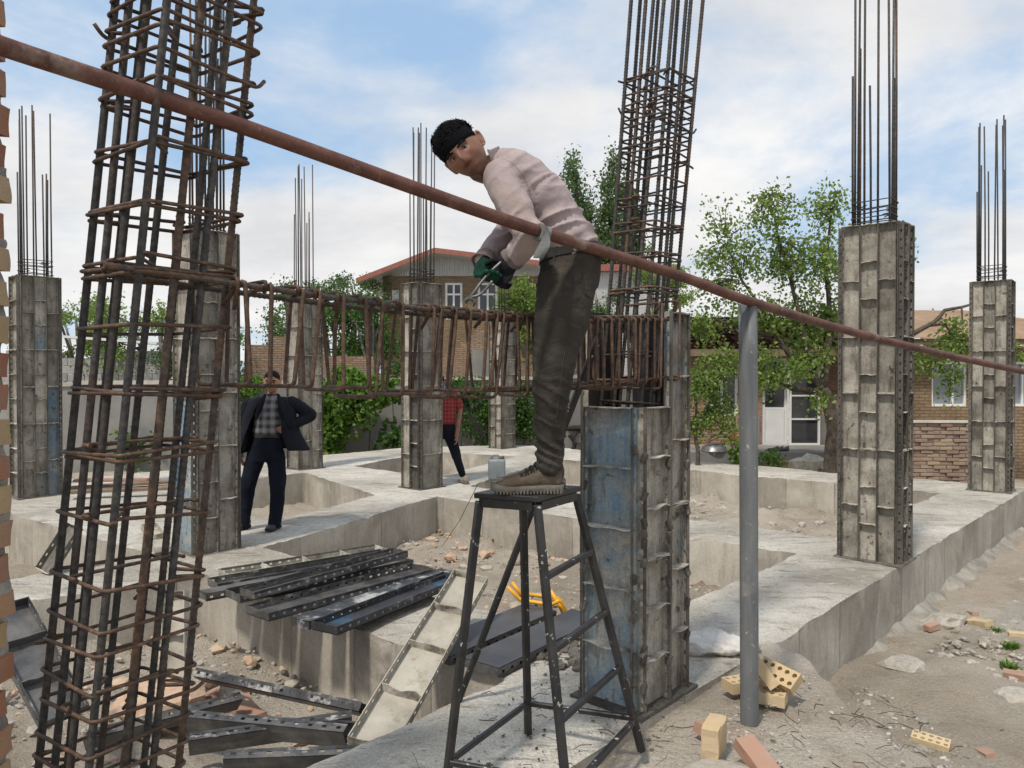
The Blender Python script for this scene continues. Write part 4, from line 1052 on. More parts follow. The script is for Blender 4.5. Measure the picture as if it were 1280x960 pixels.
    # weeds at the right edge
    for k, (px, py) in enumerate(((1264, 812), (1262, 838), (1245, 792), (1230, 784))):
        p = gnd(px, py, ZG); rnd = random.Random(k + 200); V = []; F = []
        for _ in range(150 if k < 2 else 80):
            a = rnd.uniform(0, 6.28); l = rnd.uniform(.015, .075); w = rnd.uniform(.004, .010); d = Vector((math.cos(a), math.sin(a), 0)); s = Vector((-d.y, d.x, 0)) * w; b = p + Vector((rnd.gauss(0, .026), rnd.gauss(0, .024), 0)); b.z = ZG - .005
            o = len(V); tip = b + d * l * .7 + Vector((0, 0, l)); mid = b + d * l * .3 + Vector((0, 0, l * .65))
            V += [b, mid + s, tip, mid - s]; F.append((o, o + 1, o + 2, o + 3))
        me = bpy.data.meshes.new('weed'); me.from_pydata([tuple(v) for v in V], [], F); me.materials.append(MT['leaf4']); o = bpy.data.objects.new('weed', me); C.objects.link(o)
        tag(o, 'small green weed tuft growing in the dry soil', 'weed', 'weeds in the dry soil')
plants()
# ------------------------------------------------------------------ steel formwork panels
PD = .05     # depth of the panel edge ribs
def panel_bm(w, h, ribs, seed=0, holes=True, t=.005, step=.075, dent=1.0):
    # plate at y=0 (its smooth inner side faces +y), edge flanges and cross ribs reach out to y=-PD
    bm = bmesh.new()
    nxp, nzp = 4, max(4, int(h / .12)); g = [[None] * (nxp + 1) for _ in range(nzp + 1)]
    for side, y0 in ((0, 0), (1, t)):
        for j in range(nzp + 1):
            for i in range(nxp + 1):
                x = -w / 2 + w * i / nxp; z = h * j / nzp; e = (1 - abs(2 * i / nxp - 1)) ** .5
                y = y0 + nz((x * 3, seed, z * 2), 1.7, seed) * .006 * e * dent
                g[j][i] = bm.verts.new((x, y, z))
        for j in range(nzp):
            for i in range(nxp):
                q = (g[j][i], g[j][i + 1], g[j + 1][i + 1], g[j + 1][i])
                f = bm.faces.new(q if side == 0 else q[::-1]); f.smooth = True; f.material_index = side
    # long flanges with slots
    for sx in (-1, 1):
        x = sx * (w / 2 - t / 2); wob = lambda z: nz((sx, z, seed), 2.5, seed) * .004 * dent
        if holes:
            n = max(2, int(h / step)); s = h / n; hz = .024
            for a, b in ((0, .016), (.032, PD)):
                for q in range(n): box(bm, (x + wob(q * s), -(a + b) / 2, s * (q + .5)), (t, b - a, s), None, 2 if a else 0)
            for q in range(n + 1):
                z0 = max(0, q * s - (s - hz) / 2); z1 = min(h, q * s + (s - hz) / 2)
                box(bm, (x, -.024, (z0 + z1) / 2), (t * .9, .016, z1 - z0))
        else: box(bm, (x, -PD / 2, h / 2), (t, PD, h))
    # cross ribs, sagging a little
    zs = [t / 2, h - t / 2] + [h * (k + 1) / (ribs + 1) for k in range(ribs)]
    for k, z in enumerate(zs):
        sg = .014 * dent if k > 1 else .006 * dent; n = 6; prev = None; ww = w - 2 * t - .001
        for i in range(n + 1):
            x = -ww / 2 + ww * i / n; dz = nz((i * .4, k, seed), 1.3, seed) * sg; dp = PD * (.96 + nz((i * .5, k, seed + 9), 1.5) * .12 * dent)
            cur = [bm.verts.new((x, yy, z + zz + dz * (0.2 if yy == 0 else 1))) for yy, zz in ((0, -t / 2), (-dp, -t / 2), (-dp, t / 2), (0, t / 2))]
            if prev:
                for q in range(4): bm.faces.new((prev[q], prev[(q + 1) % 4], cur[(q + 1) % 4], cur[q])).material_index = 3
            prev = cur
    return bm
m_ = NB('worn_rim'); b_ = m_.noise(7, 7, .68, .2); MT['rimw'] = m_.done(m_.ramp(b_, [(.40, (.025, .025, .027)), (.56, (.07, .068, .066)), (.66, (.30, .285, .265)), (.8, (.42, .40, .375))]), .55, m_.bump(b_, .3, .003), spec=.4)
_pm = {}
def panel_mesh(w, h, ribs, seed, mat, holes=True, inner='inner', dent=1.0):
    k = (round(w, 3), round(h, 3), ribs, seed, mat, holes, inner)
    if k not in _pm: _pm[k] = to_mesh(panel_bm(w, h, ribs, seed, holes, dent=dent), 'panel', [MT[mat], MT[inner], MT['rimw' if mat.startswith('black') else 'formd' if mat != 'formp' else mat], MT['rib' if mat.startswith('form') else mat]])
    return _pm[k]
def add_panel(parent, me, loc, rz, name='panel'):
    o = bpy.data.objects.new(name, me); o.location = loc; o.rotation_euler = (0, 0, rz); link(o, parent, keep=False); return o

def form_column(label, c, wx, wy, faces, H=2.97, core=True, seed=0, tilt=(0, 0), rot=None, pins=0):
    # faces: four lists of strips (width share, kind, material, z0, z1) for local -y, +x, +y, -x
    t = thing('formwork_column', label, 'column', (c[0], c[1], 0), GRID_ROT if rot is None else rot, 'steel formwork columns'); t.rotation_euler[0] = tilt[0]; t.rotation_euler[1] = tilt[1]
    rnd = random.Random(seed); hx, hy = wx / 2 - PD, wy / 2 - PD
    dirs = [(0, (0, -hy), 2 * hx), (R(90), (hx, 0), 2 * hy), (R(180), (0, hy), 2 * hx), (R(-90), (-hx, 0), 2 * hy)]
    for fi, strips in enumerate(faces):
        rz, off, wid = dirs[fi]; x = -wid / 2; tot = sum(s[0] for s in strips)
        ext = 0.008
        for si, (sh, kind, mt, z0, z1) in enumerate(strips):
            w = wid * sh / tot - .002; n = {'L': 2, 'S': 3, 'X': 1}[kind]; nr = {'L': 2, 'S': 2, 'X': 4}[kind]; hh = (z1 - z0) / n
            for k in range(n):
                me = panel_mesh(w, hh - .003, nr, rnd.randrange(4) + seed % 3, mt if isinstance(mt, str) else mt[k % len(mt)])
                lx = x + wid * sh / tot / 2; ca, sa = math.cos(rz), math.sin(rz); jy = rnd.uniform(-.004, .004)
                add_panel(t, me, (off[0] + ca * lx - sa * jy, off[1] + sa * lx + ca * jy, z0 + hh * k + .0015), rz + rnd.uniform(-.008, .008))
            x += wid * sh / tot
    # corner angle strips with slots
    for sx in (-1, 1):
        for sy in (-1, 1):
            z1 = max(max(s[4] for s in faces[0 if sy < 0 else 2]), max(s[4] for s in faces[1 if sx > 0 else 3])) if core else 0
            if not z1: continue
            bm = bmesh.new(); n = int(z1 / .075); s = z1 / n
            for a, b in ((0, .018), (.034, PD - .004)):
                box(bm, (sx * (hx + .008), sy * (hy + (a + b) / 2), z1 / 2), (.005, b - a, z1)); box(bm, (sx * (hx + (a + b) / 2), sy * (hy + .008), z1 / 2), (b - a, .005, z1))
            for q in range(n):
                box(bm, (sx * (hx + .008), sy * (hy + .026), s * (q + .35)), (.0045, .016, s * .66)); box(bm, (sx * (hx + .026), sy * (hy + .008), s * (q + .35)), (.016, .0045, s * .66))
            obj('corner_angle', bm, MT['formd'], t, keep=False)
    if core:
        bm = bmesh.new(); box(bm, (0, 0, H / 2 - .03), (2 * hx - .014, 2 * hy - .014, H - .07)); obj('concrete_core', bm, MT['ctop'], t, keep=False)
    # wedge pins and lumps of spilt mortar on the edges
    pm = None
    for k in range(pins):
        if pm is None:
            b = bmesh.new(); box(b, (0, 0, 0), (.034, .022, .05)); bevel_all(b, .005); pm = to_mesh(b, 'wedge_clip', MT['formd'])
        fi = rnd.choice((0, 1, 1)); rz, off, wid = dirs[fi]; lx = rnd.choice((-.5, .5, 0.06 if fi else .5)) * wid; ca, sa = math.cos(rz), math.sin(rz); d = PD * .72
        o = bpy.data.objects.new('wedge_clip', pm); o.location = (off[0] + ca * lx + sa * d, off[1] + sa * lx - ca * d, rnd.uniform(.08, 1.4)); o.rotation_euler = (rnd.uniform(-.3, .3), rnd.uniform(-.4, .4), rz); link(o, t, keep=False)
    # base plate mortar seal
    bm = bmesh.new(); box(bm, (0, 0, .004), (wx + .03, wy + .03, .014)); obj('mortar_seal', bm, MT['formd'], t, keep=False)
    return t
F_ = 'form'
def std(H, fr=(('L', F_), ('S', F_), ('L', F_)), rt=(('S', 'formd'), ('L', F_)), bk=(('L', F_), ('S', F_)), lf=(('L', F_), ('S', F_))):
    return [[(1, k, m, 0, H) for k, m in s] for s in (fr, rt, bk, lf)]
H_ = 2.97
form_column('tall mortar crusted formwork column beside the outer footing edge, brick wall behind', gnd(1093, 697), .55, .42, std(H_), seed=1)
form_column('mortar crusted formwork column at the far outer corner of the footing', (6.84, 10.95), .52, .42, std(H_), seed=2)
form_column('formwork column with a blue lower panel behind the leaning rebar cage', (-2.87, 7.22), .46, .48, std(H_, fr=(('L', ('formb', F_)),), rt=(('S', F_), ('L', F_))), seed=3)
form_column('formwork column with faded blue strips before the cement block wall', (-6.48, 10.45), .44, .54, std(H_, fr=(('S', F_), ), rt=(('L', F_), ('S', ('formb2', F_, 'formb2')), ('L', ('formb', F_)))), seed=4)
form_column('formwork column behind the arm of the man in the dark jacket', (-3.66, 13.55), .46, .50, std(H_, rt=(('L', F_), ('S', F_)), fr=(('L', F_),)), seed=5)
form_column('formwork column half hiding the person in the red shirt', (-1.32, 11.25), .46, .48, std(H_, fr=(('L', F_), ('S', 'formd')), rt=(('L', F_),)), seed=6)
form_column('slender far formwork column behind the bending worker', (-.22, 17.2), .46, .48, std(H_, fr=(('L', F_), ('S', F_)), rt=(('S', F_),)), seed=7)
# near column: open at the top of the camera side, empty inside
NC = (0.64, 3.98)
form_column('open topped formwork column with blue front panel next to the stool', NC, .40, .52,
            [[(1, 'X', 'formb', 0, 1.49)], [(1.02, 'L', 'form', 0, 1.49), (.8, 'L', 'formb2', 0, 1.97)], [(1, 'L', F_, 0, 1.97)], [(.55, 'L', F_, 0, 1.40), (1, 'L', F_, 0, 1.97)]], core=False, seed=8, pins=34)

# ------------------------------------------------------------------ rebar cages
def hoop_pts(c, ux, uy, hx, hy, tilt, hook=True, rnd=random):
    pts = []
    for sx, sy in ((-1, -1), (1, -1), (1, 1), (-1, 1)):
        pts.append(c + ux * hx * sx + uy * hy * sy + Vector((0, 0, tilt[0] * sx + tilt[1] * sy)))
    return pts
def cage(label, base, half, z1, nbars, hoops, r, rh, lean=(0, 0), mats=('bar', 'tie'), rib=True, seed=0, tops=None, z0=0.0, bend=0.0, rot=0.0, hookout=.05, group='rebar cages rising from the columns', over=None):
    rnd = random.Random(seed); t = thing('rebar_cage', label, 'rebar cage', (base[0], base[1], z0), 0, group)
    ux, uy = Matrix.Rotation(rot, 3, 'Z') @ -B, Matrix.Rotation(rot, 3, 'Z') @ A; c0 = Vector((base[0], base[1], 0)); ln = Vector((lean[0], lean[1], 0)); hx, hy = half
    pos = []
    per = [(-1, -1), (1, -1), (1, 1), (-1, 1), (.33, -1), (1, -.3), (-.36, 1), (-1, .33), (-.36, -1), (1, .4), (-1, -.35), (.4, 1), (.5, -1), (1, .5)][:nbars]
    for k, (a, b) in enumerate(per):
        a += rnd.uniform(-.05, .05) if abs(a) < 1 else 0; b += rnd.uniform(-.05, .05) if abs(b) < 1 else 0
        j = Vector((rnd.uniform(-.006, .006), rnd.uniform(-.006, .006), 0)); q = c0 + ux * (hx - rh - r) * a + uy * (hy - rh - r) * b
        top = tops[k % len(tops)] if tops else z1 + rnd.uniform(-.3, .1)
        bm = bmesh.new(); w = Vector((rnd.uniform(-.008, .008), rnd.uniform(-.008, .008), 0)) * (top - z0)
        P = [q + ln * max(0, z0 - bend) + Vector((0, 0, z0))] + ([q + Vector((0, 0, bend))] if bend else []) + [q + ln * max(0, (z0 + top) / 2 - bend) + j + w * .3 + Vector((0, 0, (z0 + top) / 2)), q + ln * max(0, top - bend) + j + w + Vector((0, 0, top))]
        if rib: ribbed(bm, P, r)
        else: tube(bm, P, r, 6)
        obj('vertical_bar', bm, MT[mats[0] if rnd.random() < .8 else 'bar2'], t)
        if over and k % over == 0:      # lapped second bar
            bm = bmesh.new(); o = (ux * a + uy * b).normalized() * -2.1 * r; P2 = [p + o for p in P]; P2[-1] = P2[-2].lerp(P2[-1], .55); (ribbed(bm, P2, r) if rib else tube(bm, P2, r, 6)); obj('vertical_bar', bm, MT['bar2'], t)
    for k, z in enumerate(hoops):
        tl = (rnd.uniform(-.007, .007), rnd.uniform(-.010, .010)); c = c0 + ln * max(0, z - bend) + Vector((rnd.uniform(-.004, .004), rnd.uniform(-.004, .004), z))
        P = hoop_pts(c, ux, uy, hx, hy, tl); s = k % 4; P = P[s:] + P[:s]
        # closed round with both tails turned into the cage
        e1 = P[0].lerp(c, .18); start = P[0] + (P[1] - P[0]).normalized() * .012
        pts = [P[0].lerp(P[2], .24) + Vector((0, 0, .012)), P[0] + Vector((0, 0, .008)), P[1], P[2], P[3], P[0] - Vector((0, 0, .006)), P[0].lerp(P[2], .2) + (P[1] - P[0]) * .05 - Vector((0, 0, .014))]
        if hookout and rnd.random() < .25: pts[-1] = P[0] + (P[0] - P[3]).normalized() * rnd.uniform(.02, hookout) + Vector((0, 0, rnd.uniform(-.03, .03)))
        bm = bmesh.new(); fp = fillet(pts, .022, 3)
        tube(bm, fp, rh, 6); obj('stirrup', bm, MT[mats[1]], t)
        if rnd.random() < .35 and hookout:    # cross tie
            bm = bmesh.new(); q0 = c + ux * hx * rnd.uniform(-.2, .2) - uy * (hy + .01) + Vector((0, 0, .015)); q1 = q0 + uy * (2 * hy + .02); tube(bm, fillet([q0 + ux * .05, q0, q1, q1 + ux * .04], .02, 3), rh, 6); obj('cross_tie', bm, MT[mats[1]], t)
    return t
CG = (-1.215, 2.2)
zc = lambda py: CAM_Z + (468 - py) * 2.2 / 960
cage('thick leaning rebar cage with rusty stirrups standing close to the brick wall', CG, (.15, .15), 4.2, 11,
     [zc(p) for p in (-260, -200, -150, -105, -60, -25, 12, 30, 58, 66, 98, 130, 138, 198, 203, 268, 275, 335, 342, 350, 412, 486, 492, 558, 566, 640, 715, 760, 792, 835, 868, 905, 938, 968, 1000, 1040, 1085)], .0102, .0056, (.108, 0), rib=True, seed=11, rot=R(7), hookout=.03)
zn = lambda py: CAM_Z + (468 - py) * 3.95 / 960
cage('tall leaning rebar cage rising out of the open formwork column', (.615, 3.98), (.132, .138), 5.0, 12,
     [zn(p) for p in (100, 106, 121, 132, 143, 152, 163, 175, 186, 196, 206, 230, 254, 260, 282, 290, 318, 324, 362, 368)] + [.3, .6, .9, 1.2, 1.5, 1.75], .0098, .0052, (.078, 0), mats=('bar', 'bar2'), rib=True, seed=12, bend=1.25)
def far_cage(label, c, half, seed, nb=12, r=.0098):
    rnd = random.Random(seed); tops = [5.2 + rnd.uniform(-.12, .15) if k % 3 else rnd.uniform(4.2, 4.7) for k in range(nb)]
    cage(label, c, half, 5.2, nb, [3.0, 3.05, 3.12, 3.18], r, .0055, (rnd.uniform(-.006, .006), 0), mats=('bar', 'bar'), rib=False, seed=seed, tops=tops, z0=2.75, hookout=0)
far_cage('bundle of upright rebars above the tall column at the footing edge', gnd(1092, 697), (.17, .11), 13, 11)
far_cage('bundle of upright rebars above the far corner column', (6.84, 10.95), (.17, .12), 14)
far_cage('bundle of upright rebars above the blue panelled column behind the cage', (-2.87, 7.22), (.12, .13), 15)
far_cage('bundle of upright rebars above the faded blue striped column', (-6.46, 10.45), (.13, .18), 16, 11)
far_cage('bundle of thin rebars above the column behind the man in the jacket', (-3.66, 13.55), (.12, .14), 17, 11)
far_cage('bundle of rebars above the column hiding the person in red', (-1.32, 11.25), (.13, .14), 18, 12)
far_cage('bundle of thin rebars above the slender column behind the worker', (-.22, 17.2), (.12, .14), 19, 8)

def beam_cage():
    t = thing('beam_cage', 'rusty horizontal beam cage of hanging stirrups between leaning cage and column', 'rebar cage', (-.1, 3.0, 1.55))
    p0 = at(268, 351, 2.16); p1 = at(838, 399, 3.92); d = (p1 - p0).normalized(); side = Vector((d.y, -d.x, 0)).normalized(); L = (p1 - p0).length
    sag = lambda s: -.045 * math.sin(math.pi * s)
    pt = lambda s, o=0, dz=0: p0.lerp(p1, s) + side * o + Vector((0, 0, sag(s) + dz))
    for k, (o, dz, a, b) in enumerate(((0.0, 0, -.12, 1.05), (-.20, .004, -.10, 1.05))):
        bm = bmesh.new(); pts = [pt(a + (b - a) * q / 14, o, dz) for q in range(15)]; ribbed(bm, pts, .0088); obj('top_bar', bm, MT['bar2'], t)
    for k, (o, a, b) in enumerate(((.004, .42, .985), (-.205, .36, .985))):
        bm = bmesh.new(); tube(bm, [pt(a + (b - a) * q / 6, o, -.290) for q in range(7)], .0062, 6); obj('bottom_bar', bm, MT['tie'], t)
    rnd = random.Random(8); up = Vector((0, 0, 1))
    spots = [.03, .065, .11, .135, .17, .205, .235, .27, .33, .345, .375, .405, .44, .465, .48, .51, .535, .56, .60, .635, .66, .675, .705, .73, .745, .775, .80, .83, .855, .875, .90, .925, .955]
    for k, s in enumerate(spots):
        h = .315 + rnd.uniform(-.015, .02) ; w = .235; tl = rnd.uniform(-.13, .10) * h; yaw = rnd.uniform(-.05, .05)
        c = pt(s); a0 = c + side * .014 + up * .018; b0 = c - side * (w - .014) + up * .018 + d * yaw
        dn = -up * h + d * tl
        r = .0068
        hk = 1 if k % 4 == 0 else .25; hook = c - side * .05 * hk - up * rnd.uniform(.03, .07) * hk + d * rnd.uniform(-.03, .03)
        pts = [hook, a0 + d * .012, a0 + dn, b0 + dn + d * rnd.uniform(-.02, .02), b0, a0 - d * .006, a0 - d * .006 - up * rnd.uniform(.05, .09) * hk - side * .03 * hk]
        bm = bmesh.new(); tube(bm, fillet(pts, .022, 3), r, 6); obj('stirrup', bm, MT['tie'], t)
    # the cluster sitting over the open column
    for k, (s, z, h) in enumerate(((.93, .08, .42), (1.0, .09, .40))):
        c = pt(s, 0, z); bm = bmesh.new(); a0 = c + side * .05; b0 = c - side * .2; tube(bm, fillet([a0 - up * .05 - side * .04, a0, b0, b0 - up * h, a0 - up * h, a0 + d * .01], .02, 3), .0058, 6); obj('stirrup', bm, MT['tie'], t)
beam_cage()

# ------------------------------------------------------------------ pipe, post, rag, prop, stool
def pipe_and_post():
    pts = [(-60, 33, 1.62), (0, 57, 1.72), (300, 157, 2.18), (640, 278, 2.72), (850, 345, 3.32), (935, 376, 3.60), (1100, 424, 4.45), (1280, 464.5, 5.75), (1400, 486, 7.0)]
    P = [at(*p) for p in pts]; out = []
    for i in range(len(P) - 1):
        a, b, c, e = P[max(i - 1, 0)], P[i], P[i + 1], P[min(i + 2, len(P) - 1)]
        for q in range(6):
            t = q / 6; out.append(.5 * ((2 * b) + (c - a) * t + (2 * a - 5 * b + 4 * c - e) * t * t + (3 * b - a - 3 * c + e) * t ** 3))
    out.append(P[-1]); bm = bmesh.new(); tube(bm, out, .0225, 18)
    tag(obj('scaffold_pipe', bm, MT['pipe'], sm=60), 'long rust red steel pipe running diagonally past the bending worker', 'pipe')
    # grey post with a notched top
    b = gnd(937, 897, .01); t = at(935, 384, b.y); bm = bmesh.new(); n = 28; rings = []
    H = t.z + .02
    for ri, rr in ((0, .043), (1, .0385)):
        col = []
        for zi in range(9):
            row = []
            for q in range(n):
                a = 2 * math.pi * q / n; z = -.05 + (H + .05) * zi / 8
                if zi == 8: z -= .055 * max(0, 1 - (math.sin(a - R(20)) * rr / .034) ** 2) ** .5
                row.append(bm.verts.new((b.x + math.cos(a) * rr + (t.x - b.x) * zi / 8, b.y + math.sin(a) * rr, z)))
            col.append(row)
        for zi in range(8):
            for q in range(n):
                f = (col[zi][q], col[zi][(q + 1) % n], col[zi + 1][(q + 1) % n], col[zi + 1][q]); bm.faces.new(f if ri == 0 else f[::-1]).smooth = True
        rings.append(col)
    for q in range(n): bm.faces.new((rings[0][8][q], rings[0][8][(q + 1) % n], rings[1][8][(q + 1) % n], rings[1][8][q]))
    tag(obj('grey_post', bm, MT['pvc']), 'upright grey plastic pipe post with notched top holding the rusty pipe', 'post')
    # rag tied round the pipe
    c = at(678, 292, 2.80); dr = (at(720, 307, 2.9) - at(640, 278, 2.72)).normalized(); t = thing('rag', 'grey rag strip tied round the rusty pipe before the worker', 'rag', c)
    bm = bmesh.new(); u = dr.orthogonal().normalized(); loft(bm, [(c - dr * .019, u * .033, dr.cross(u) * .033), (c - dr * .008, u * .030, dr.cross(u) * .031), (c + dr * .01, u * .032, dr.cross(u) * .030), (c + dr * .019, u * .029, dr.cross(u) * .032)], n=18); obj('wrap', bm, MT['ragc'], t, 60)
    bm = bmesh.new(); x = Vector((1, 0, 0)); yv = Vector((0, 1, 0)); rg = []
    for q in range(9):
        f = q / 8; p = c + Vector((.004 + .012 * math.sin(f * 4) - .012 * f, -.034 + .006 * math.sin(f * 6), .02 - .115 * f)); wv = .017 - .005 * math.sin(f * 5 + 1); rg.append((p, x * wv + yv * .006 * math.sin(f * 7), yv * .004))
    loft(bm, rg, n=10); obj('tail', bm, MT['ragc'], t, 60)
pipe_and_post()

def prop():
    a = at(573, 888, 3.86); a.z = .0; b = at(752, 412, 3.62); bm = bmesh.new(); tube(bm, [a, b], .0175, 12)
    tag(obj('steel_prop', bm, MT['stool'], sm=60), 'dark steel pole leaning from the footing edge behind the worker', 'pole')
prop()

def stool():
    t = thing('work_stool', 'tall black steel stool with ladder rungs under the worker', 'stool', (.1, 3.1, 0))
    T = 1.172; tops = {'l': Vector((-.13, 3.08, T)), 'f': Vector((.098, 2.985, T)), 'r': Vector((.27, 3.245, T)), 'b': Vector((.047, 3.35, T))}
    bots = {'l': Vector((-.262, 2.93, 0)), 'f': Vector((.212, 2.76, 0)), 'r': Vector((.568, 3.34, 0)), 'b': Vector((.074, 3.50, 0))}
    def bar(a, b, w, name):
        z = (b - a).normalized(); M4 = Matrix.Translation((a + b) / 2) @ frame(z, Vector((.5, -.85, 0)))
        bm = bmesh.new(); box(bm, (0, 0, 0), (w, w, (b - a).length), M4); bevel_all(bm, .003); obj(name, bm, MT['stool'], t)
    for k in 'lfrb': bar(bots[k], tops[k] - Vector((0, 0, .03)), .029, 'leg')
    pt = lambda k, f: bots[k].lerp(tops[k], f)
    for f in (.10, .31, .52, .745): bar(pt('f', f), pt('r', f + .02), .024, 'rung')
    for a, b in (('l', 'b'), ('b', 'r'), ('l', 'f')): bar(pt(a, .13), pt(b, .13), .022, 'brace')
    bm = bmesh.new(); o = Vector((0, 0, 0)); c = sum(tops.values(), Vector()) / 4
    vs = [bm.verts.new(c + (tops[k] - c) * 1.12 + Vector((0, 0, dz - .018))) for dz in (0, .022) for k in 'lfrb']
    for f in ((3, 2, 1, 0), (4, 5, 6, 7), (0, 1, 5, 4), (1, 2, 6, 5), (2, 3, 7, 6), (3, 0, 4, 7)): bm.faces.new([vs[i] for i in f])
    bevel_all(bm, .003); obj('top', bm, MT['stool'], t)
    bm = bmesh.new(); r = [tops[k] - Vector((0, 0, .036)) for k in 'lfrb']
    for i in range(4):
        a, b = r[i], r[(i + 1) % 4]; M4 = Matrix.Translation((a + b) / 2) @ frame((b - a), Vector((0, 0, 1))); box(bm, (0, 0, 0), (.028, .034, (b - a).length - .03), M4)
    obj('top_frame', bm, MT['stool'], t)
stool()

# ------------------------------------------------------------------ loose formwork panels
def loose(label, p0, p1, w, up, mat='black', ribs=0, holes=True, seed=0, inner='black', h=None, group=None, cat='panel', dent=1.0):
    p0, p1 = Vector(p0), Vector(p1); h = h or (p1 - p0).length
    me = panel_mesh(w, h, ribs, seed, mat, holes, inner, dent); o = bpy.data.objects.new('formwork_panel', me); C.objects.link(o)
    o.matrix_world = Matrix.Translation(p0) @ frame(p1 - p0, Vector(up)); tag(o, label, cat, group); return o
def panels():
    # stack lying across the footing; z of each rises with the pile
    bs = Vector((-2.53, 6.34, 0)); e = Vector((.722, -.692, 0))
    G = 'panels piled across the footing'
    rows = [(.36, .02, .03, 1.42, .28, 1, 'form', 9, 'flat crusted panel at the back of the pile on the footing'), (.62, .24, .055, 1.5, .22, 1, 'black', 8, 'black trough panel beside the flat crusted panel'), (.80, .40, .085, 1.5, .13, -1, 'black', 5, 'narrow black panel with slots, second row of the pile'),
            (1.02, .28, .058, 1.5, .24, 1, 'black', 4, 'wide black trough panel in the middle of the pile'), (1.27, .30, .125, 1.42, .18, 1, 'black', -3, 'black panel lying askew on top of the pile'), (1.52, .36, .06, 1.5, .27, 1, 'black', -2, 'black trough panel with scuffed rim in the pile'),
            (1.86, .24, .085, 1.5, .16, -1, 'blackw2', -8, 'scuffed black panel with white worn slots near the ladder panel'), (2.10, .22, .062, 1.4, .22, 1, 'formb3', -11, 'black panel with blue stained edge at the front of the pile')]
    for k, (s, back, z, L, w, sg, mt, yaw, lab) in enumerate(rows):
        p = bs + e * s - A * back; dr = Matrix.Rotation(R(-yaw), 3, 'Z') @ A; p.z = z if sg < 0 else z; q = p + dr * L; q.z = z + (.03 if k == 4 else .0)
        if mt == 'formb3': mt = 'blackb'
        if mt == 'blackw2': mt = 'blackw'
        loose(lab, p, q, w, (0, 0, sg), mt, 0 if mt != 'form' else 3, True, k, mt if mt != 'form' else 'form', group=G)
    # pale ladder-like panel sloping from the pile into the pit
    loose('pale crusted panel with cross ribs sloping like a ladder into the pit', at(462, 938, 3.60), at(588, 724, 4.96), .235, (.1, -.35, 1), 'formp', 3, True, 3, 'form', dent=1.4)
    # two smooth dark panels side by side, face up
    a = gnd(590, 832, .06); b = gnd(728, 768, .06); d = (b - a).normalized(); n = Vector((-d.y, d.x, 0))
    loose('smooth dark panel lying face up next to the yellow frame', a + n * .02 + Vector((.06, .02, 0)), a + d * 1.12 + n * .02 + Vector((.06, .02, 0)), .26, (0, 0, -1), 'black', 3, True, 5, 'slate')
    loose('dark bluish panel lying face up behind the smooth one', a + n * .31 + d * .02, a + n * .31 + d * 1.08, .27, (.03, .03, -1), 'black', 3, True, 6, 'slate')
    # bits in the near pit
    loose('black slotted panel lying slanted over the brick rubble in the pit', at(248, 848, 4.75), at(455, 893, 4.15), .11, (-.5, .75, .55), 'blackw', 1, True, 7, 'black')
    loose('long black panel on its edge along the pit floor', at(232, 905, 4.0), at(432, 925, 3.72), .10, (-.1, .9, .3), 'black', 1, True, 8, 'black')
    loose('black trough panel nearest the ladder panel foot in the pit', at(280, 958, 3.35), at(500, 950, 3.42), .09, (0, .9, .35), 'black', 0, True, 9, 'black')
    loose('dark panel under the leaning rebar cage in the pit', at(110, 930, 3.9), at(300, 880, 4.5), .10, (0, .8, .4), 'black', 1, True, 10, 'black')
    loose('narrow dusty black panel crossing under the long one in the pit', at(236, 935, 3.75), at(440, 905, 3.95), .09, (-.2, .85, .3), 'blackw', 0, True, 15, 'black')
    loose('thin dark panel tipped on edge beside the slanted panel', at(300, 905, 4.1), at(470, 915, 3.85), .09, (.1, -.9, .3), 'black', 0, True, 16, 'black')
    loose('black slotted panel leaning on the left pit wall', at(80, 900, 3.7), at(12, 775, 4.0), .22, (.8, -.6, .2), 'black', 2, True, 11, 'black', h=.75)
    loose('pale crusted panel standing in the pit behind the cage', at(222, 905, 4.7), at(222, 740, 4.95), .16, (-.2, -.9, .2), 'formp', 2, True, 12, 'form')
    loose('short dark panel leaning on the far left footing face', gnd(58, 716, .0), gnd(58, 716, .0) + Vector((.16, .16, .36)), .2, (-.4, -.8, .3), 'formd', 0, True, 13, 'black')
    loose('small pale panel lying on the footing left of the blue column', gnd(186, 660, .05), gnd(205, 690, .05), .16, (0, 0, 1), 'formp', 1, True, 14, 'form')
    for k, (px, py, l, a, lab, mt) in enumerate(((150, 606, 1.3, .5, 'reddish plank on the far footing behind the cage', 'wood'), (160, 612, 1.4, .3, 'brown plank beside the reddish one on the footing', 'wood'), (140, 600, 1.0, .1, 'short plank topmost of the pile behind the cage', 'brick_red'))):
        p = gnd(px, py, .05 * (k + 1)); d = Vector((math.cos(a), math.sin(a), 0)); bm = bmesh.new(); M4 = Matrix.Translation(p) @ Matrix.Rotation(a, 4, 'Z'); box(bm, (0, 0, 0), (l, .14, .04), M4); bevel_all(bm, .004); tag(obj('plank', bm, MT[mt]), lab, 'plank')
    bm = bmesh.new(); p = gnd(73, 604, 0); box(bm, (p.x, p.y, .2), (.2, .12, .4)); bevel_all(bm, .006); 
    for v in bm.verts: v.co += Vector((nz(v.co, 3), nz(v.co, 3, 4), 0)) * .02
    tag(obj('pale_block', bm, MT['wallcap']), 'pale square block standing beside the faded blue column', 'block')
MT['slate'] = simple('dark_plate', (.030, .030, .034), (.075, .073, .075), 2.2, .42, .15, 20, .004)
MT['formp'] = mat_form('formwork_pale'); 
